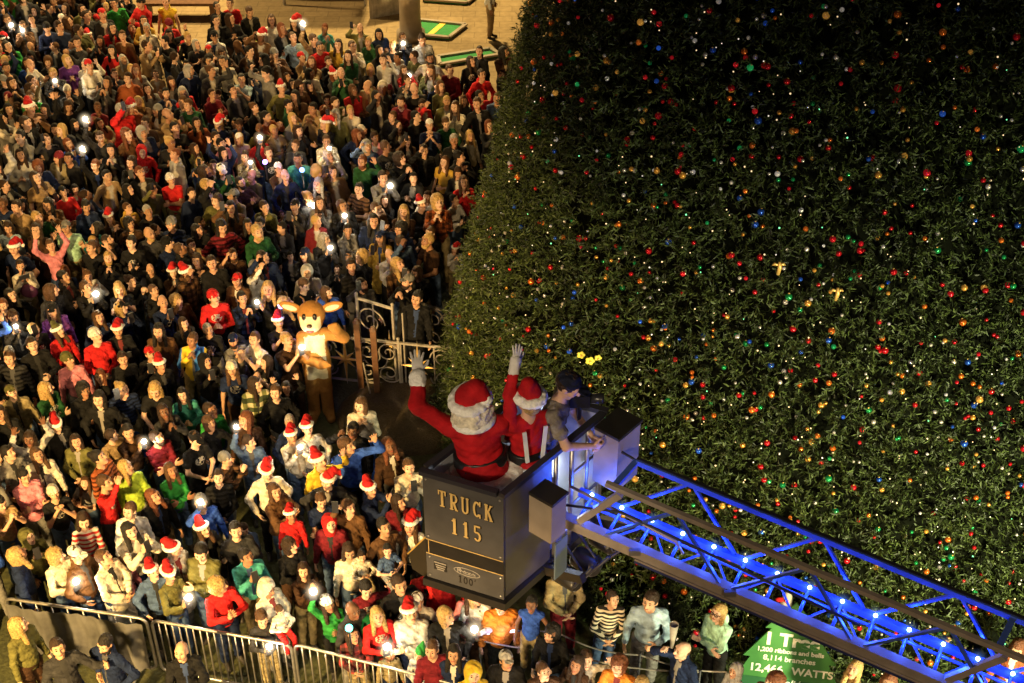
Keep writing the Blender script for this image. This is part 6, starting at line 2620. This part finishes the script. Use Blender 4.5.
r = thing('shoulder_bag', 'purple shoulder bag worn by the person in cream at far left', 'bag', p)
V, F = surf(union([ell((0, 0, 0), (.15, .08, .13))], .01), .02)
link('bag_body', mesh_from('bag_body', [(V, F, 0)], [mat('purple_bag', (.16, .04, .12), .5)]), r)
MB().tube([(-.12, 0, .08), (-.05, .05, .35), (.02, .1, .45)], .012).obj('strap', M['black_leather'], r)
b = MB()
glp = next((o for o, sp in PEOPLE if sp['label'].startswith('person in mint green zip')), None)
if glp:
    hmx = head_matrix([sp for o, sp in PEOPLE if o is glp][0]['head'])
    for s in (1, -1):
        b.tube([(.034 * s + .024 * math.cos(a), -.108, .012 + .018 * math.sin(a)) for a in np.linspace(0, 2 * PI, 13)[:-1]], .004, n=5, closed=True)
        b.tube([(.058 * s, -.106, .014), (.078 * s, .0, .010)], .003, n=5)
    b.tube([(-.01, -.108, .014), (.01, -.108, .014)], .003, n=5)
    link('glasses', b.mesh('glasses', M['black_leather'], True), glp, hmx)

# ------------------------------------------------------------------ night sky and light
w = bpy.data.worlds.new('World')
scene.world = w
w.use_nodes = True
nt = w.node_tree
sky = nt.nodes.new('ShaderNodeTexSky')
sky.sky_type = 'NISHITA'
sky.sun_disc = False
sky.sun_elevation = math.radians(1.0)
sky.sun_rotation = math.radians(200)
bg = nt.nodes['Background']
bg.inputs['Strength'].default_value = .012
nt.links.new(sky.outputs['Color'], bg.inputs['Color'])


def aim(o, p):
    o.rotation_euler = (Vector(p) - o.location).to_track_quat('-Z', 'Y').to_euler()


d_ = bpy.data.lights.new('moon_sun', 'SUN')
d_.energy = .10
d_.angle = math.radians(2)
d_.color = (1, .74, .42)
o = bpy.data.objects.new('moon_sun', d_)
COL.objects.link(o)
o.location = (-10, -10, 20)
aim(o, (0, 16, 0))


def spot(name, loc, to, e, col, ang, blend=.6, rad=.35):
    d_ = bpy.data.lights.new(name, 'SPOT')
    d_.energy = e
    d_.color = col
    d_.spot_size = math.radians(ang)
    d_.spot_blend = blend
    d_.shadow_soft_size = rad
    o = bpy.data.objects.new(name, d_)
    COL.objects.link(o)
    o.location = loc
    aim(o, to)
    return o


WARM = (1.0, .63, .21)
spot('unseen_flood', (-7.6, 4.2, 6.4), (-6.4, 13.5, .6), 17000, WARM, 84, .85)
spot('basket_fill', (-3.2, 1.0, 10.5), (-.2, 8.9, 6.5), 1900, (1, .80, .52), 24, .8)  # unseen spot added to brighten the basket and its passengers
spot('unseen_flood', (-1.5, 3.0, 5.0), (-1.2, 12.5, .4), 3800, (1, .66, .29), 88, .8)
spot('unseen_flood', (8.0, 2.5, 2.6), (6.8, 12.0, 1.4), 18000, (.96, .92, .52), 76, 1.0)
spot('unseen_flood', (2.6, 1.5, 4.2), (2.2, 12.3, 1.0), 1500, (1, .76, .42), 50, .9)  # unseen fill added to brighten the people in front of the tree
spot('unseen_flood', (3.5, -1.0, 11.0), (2.6, 8.0, 5.8), 1300, (1, .74, .45), 34, .8)  # unseen fill added to bring out the ladder rails
spot('plaza_lamp', (-3.0, 36, 9.0), (-3.5, 30.5, 0), 9500, (1, .72, .30), 120, .8)
spot('plaza_lamp', (-12, 34, 9.0), (-9.5, 28, 0), 6500, (1, .72, .32), 120, .8)
spot('plaza_lamp', (-15, 16, 8.0), (-7, 22, .5), 1100, WARM, 110, .8)
spot('unseen_flood', (-3, -3, 15.5), (-6, 27, 0), 1900, (1, .70, .36), 34, .9)  # unseen fill above the camera, lifts the far crowd

scene.view_settings.view_transform = 'Standard'
scene.view_settings.look = 'None'
scene.view_settings.exposure = 0
scene.cycles.use_denoising = True
scene.cycles.max_bounces = 4
scene.cycles.diffuse_bounces = 2
scene.cycles.glossy_bounces = 2
scene.cycles.sample_clamp_indirect = 4
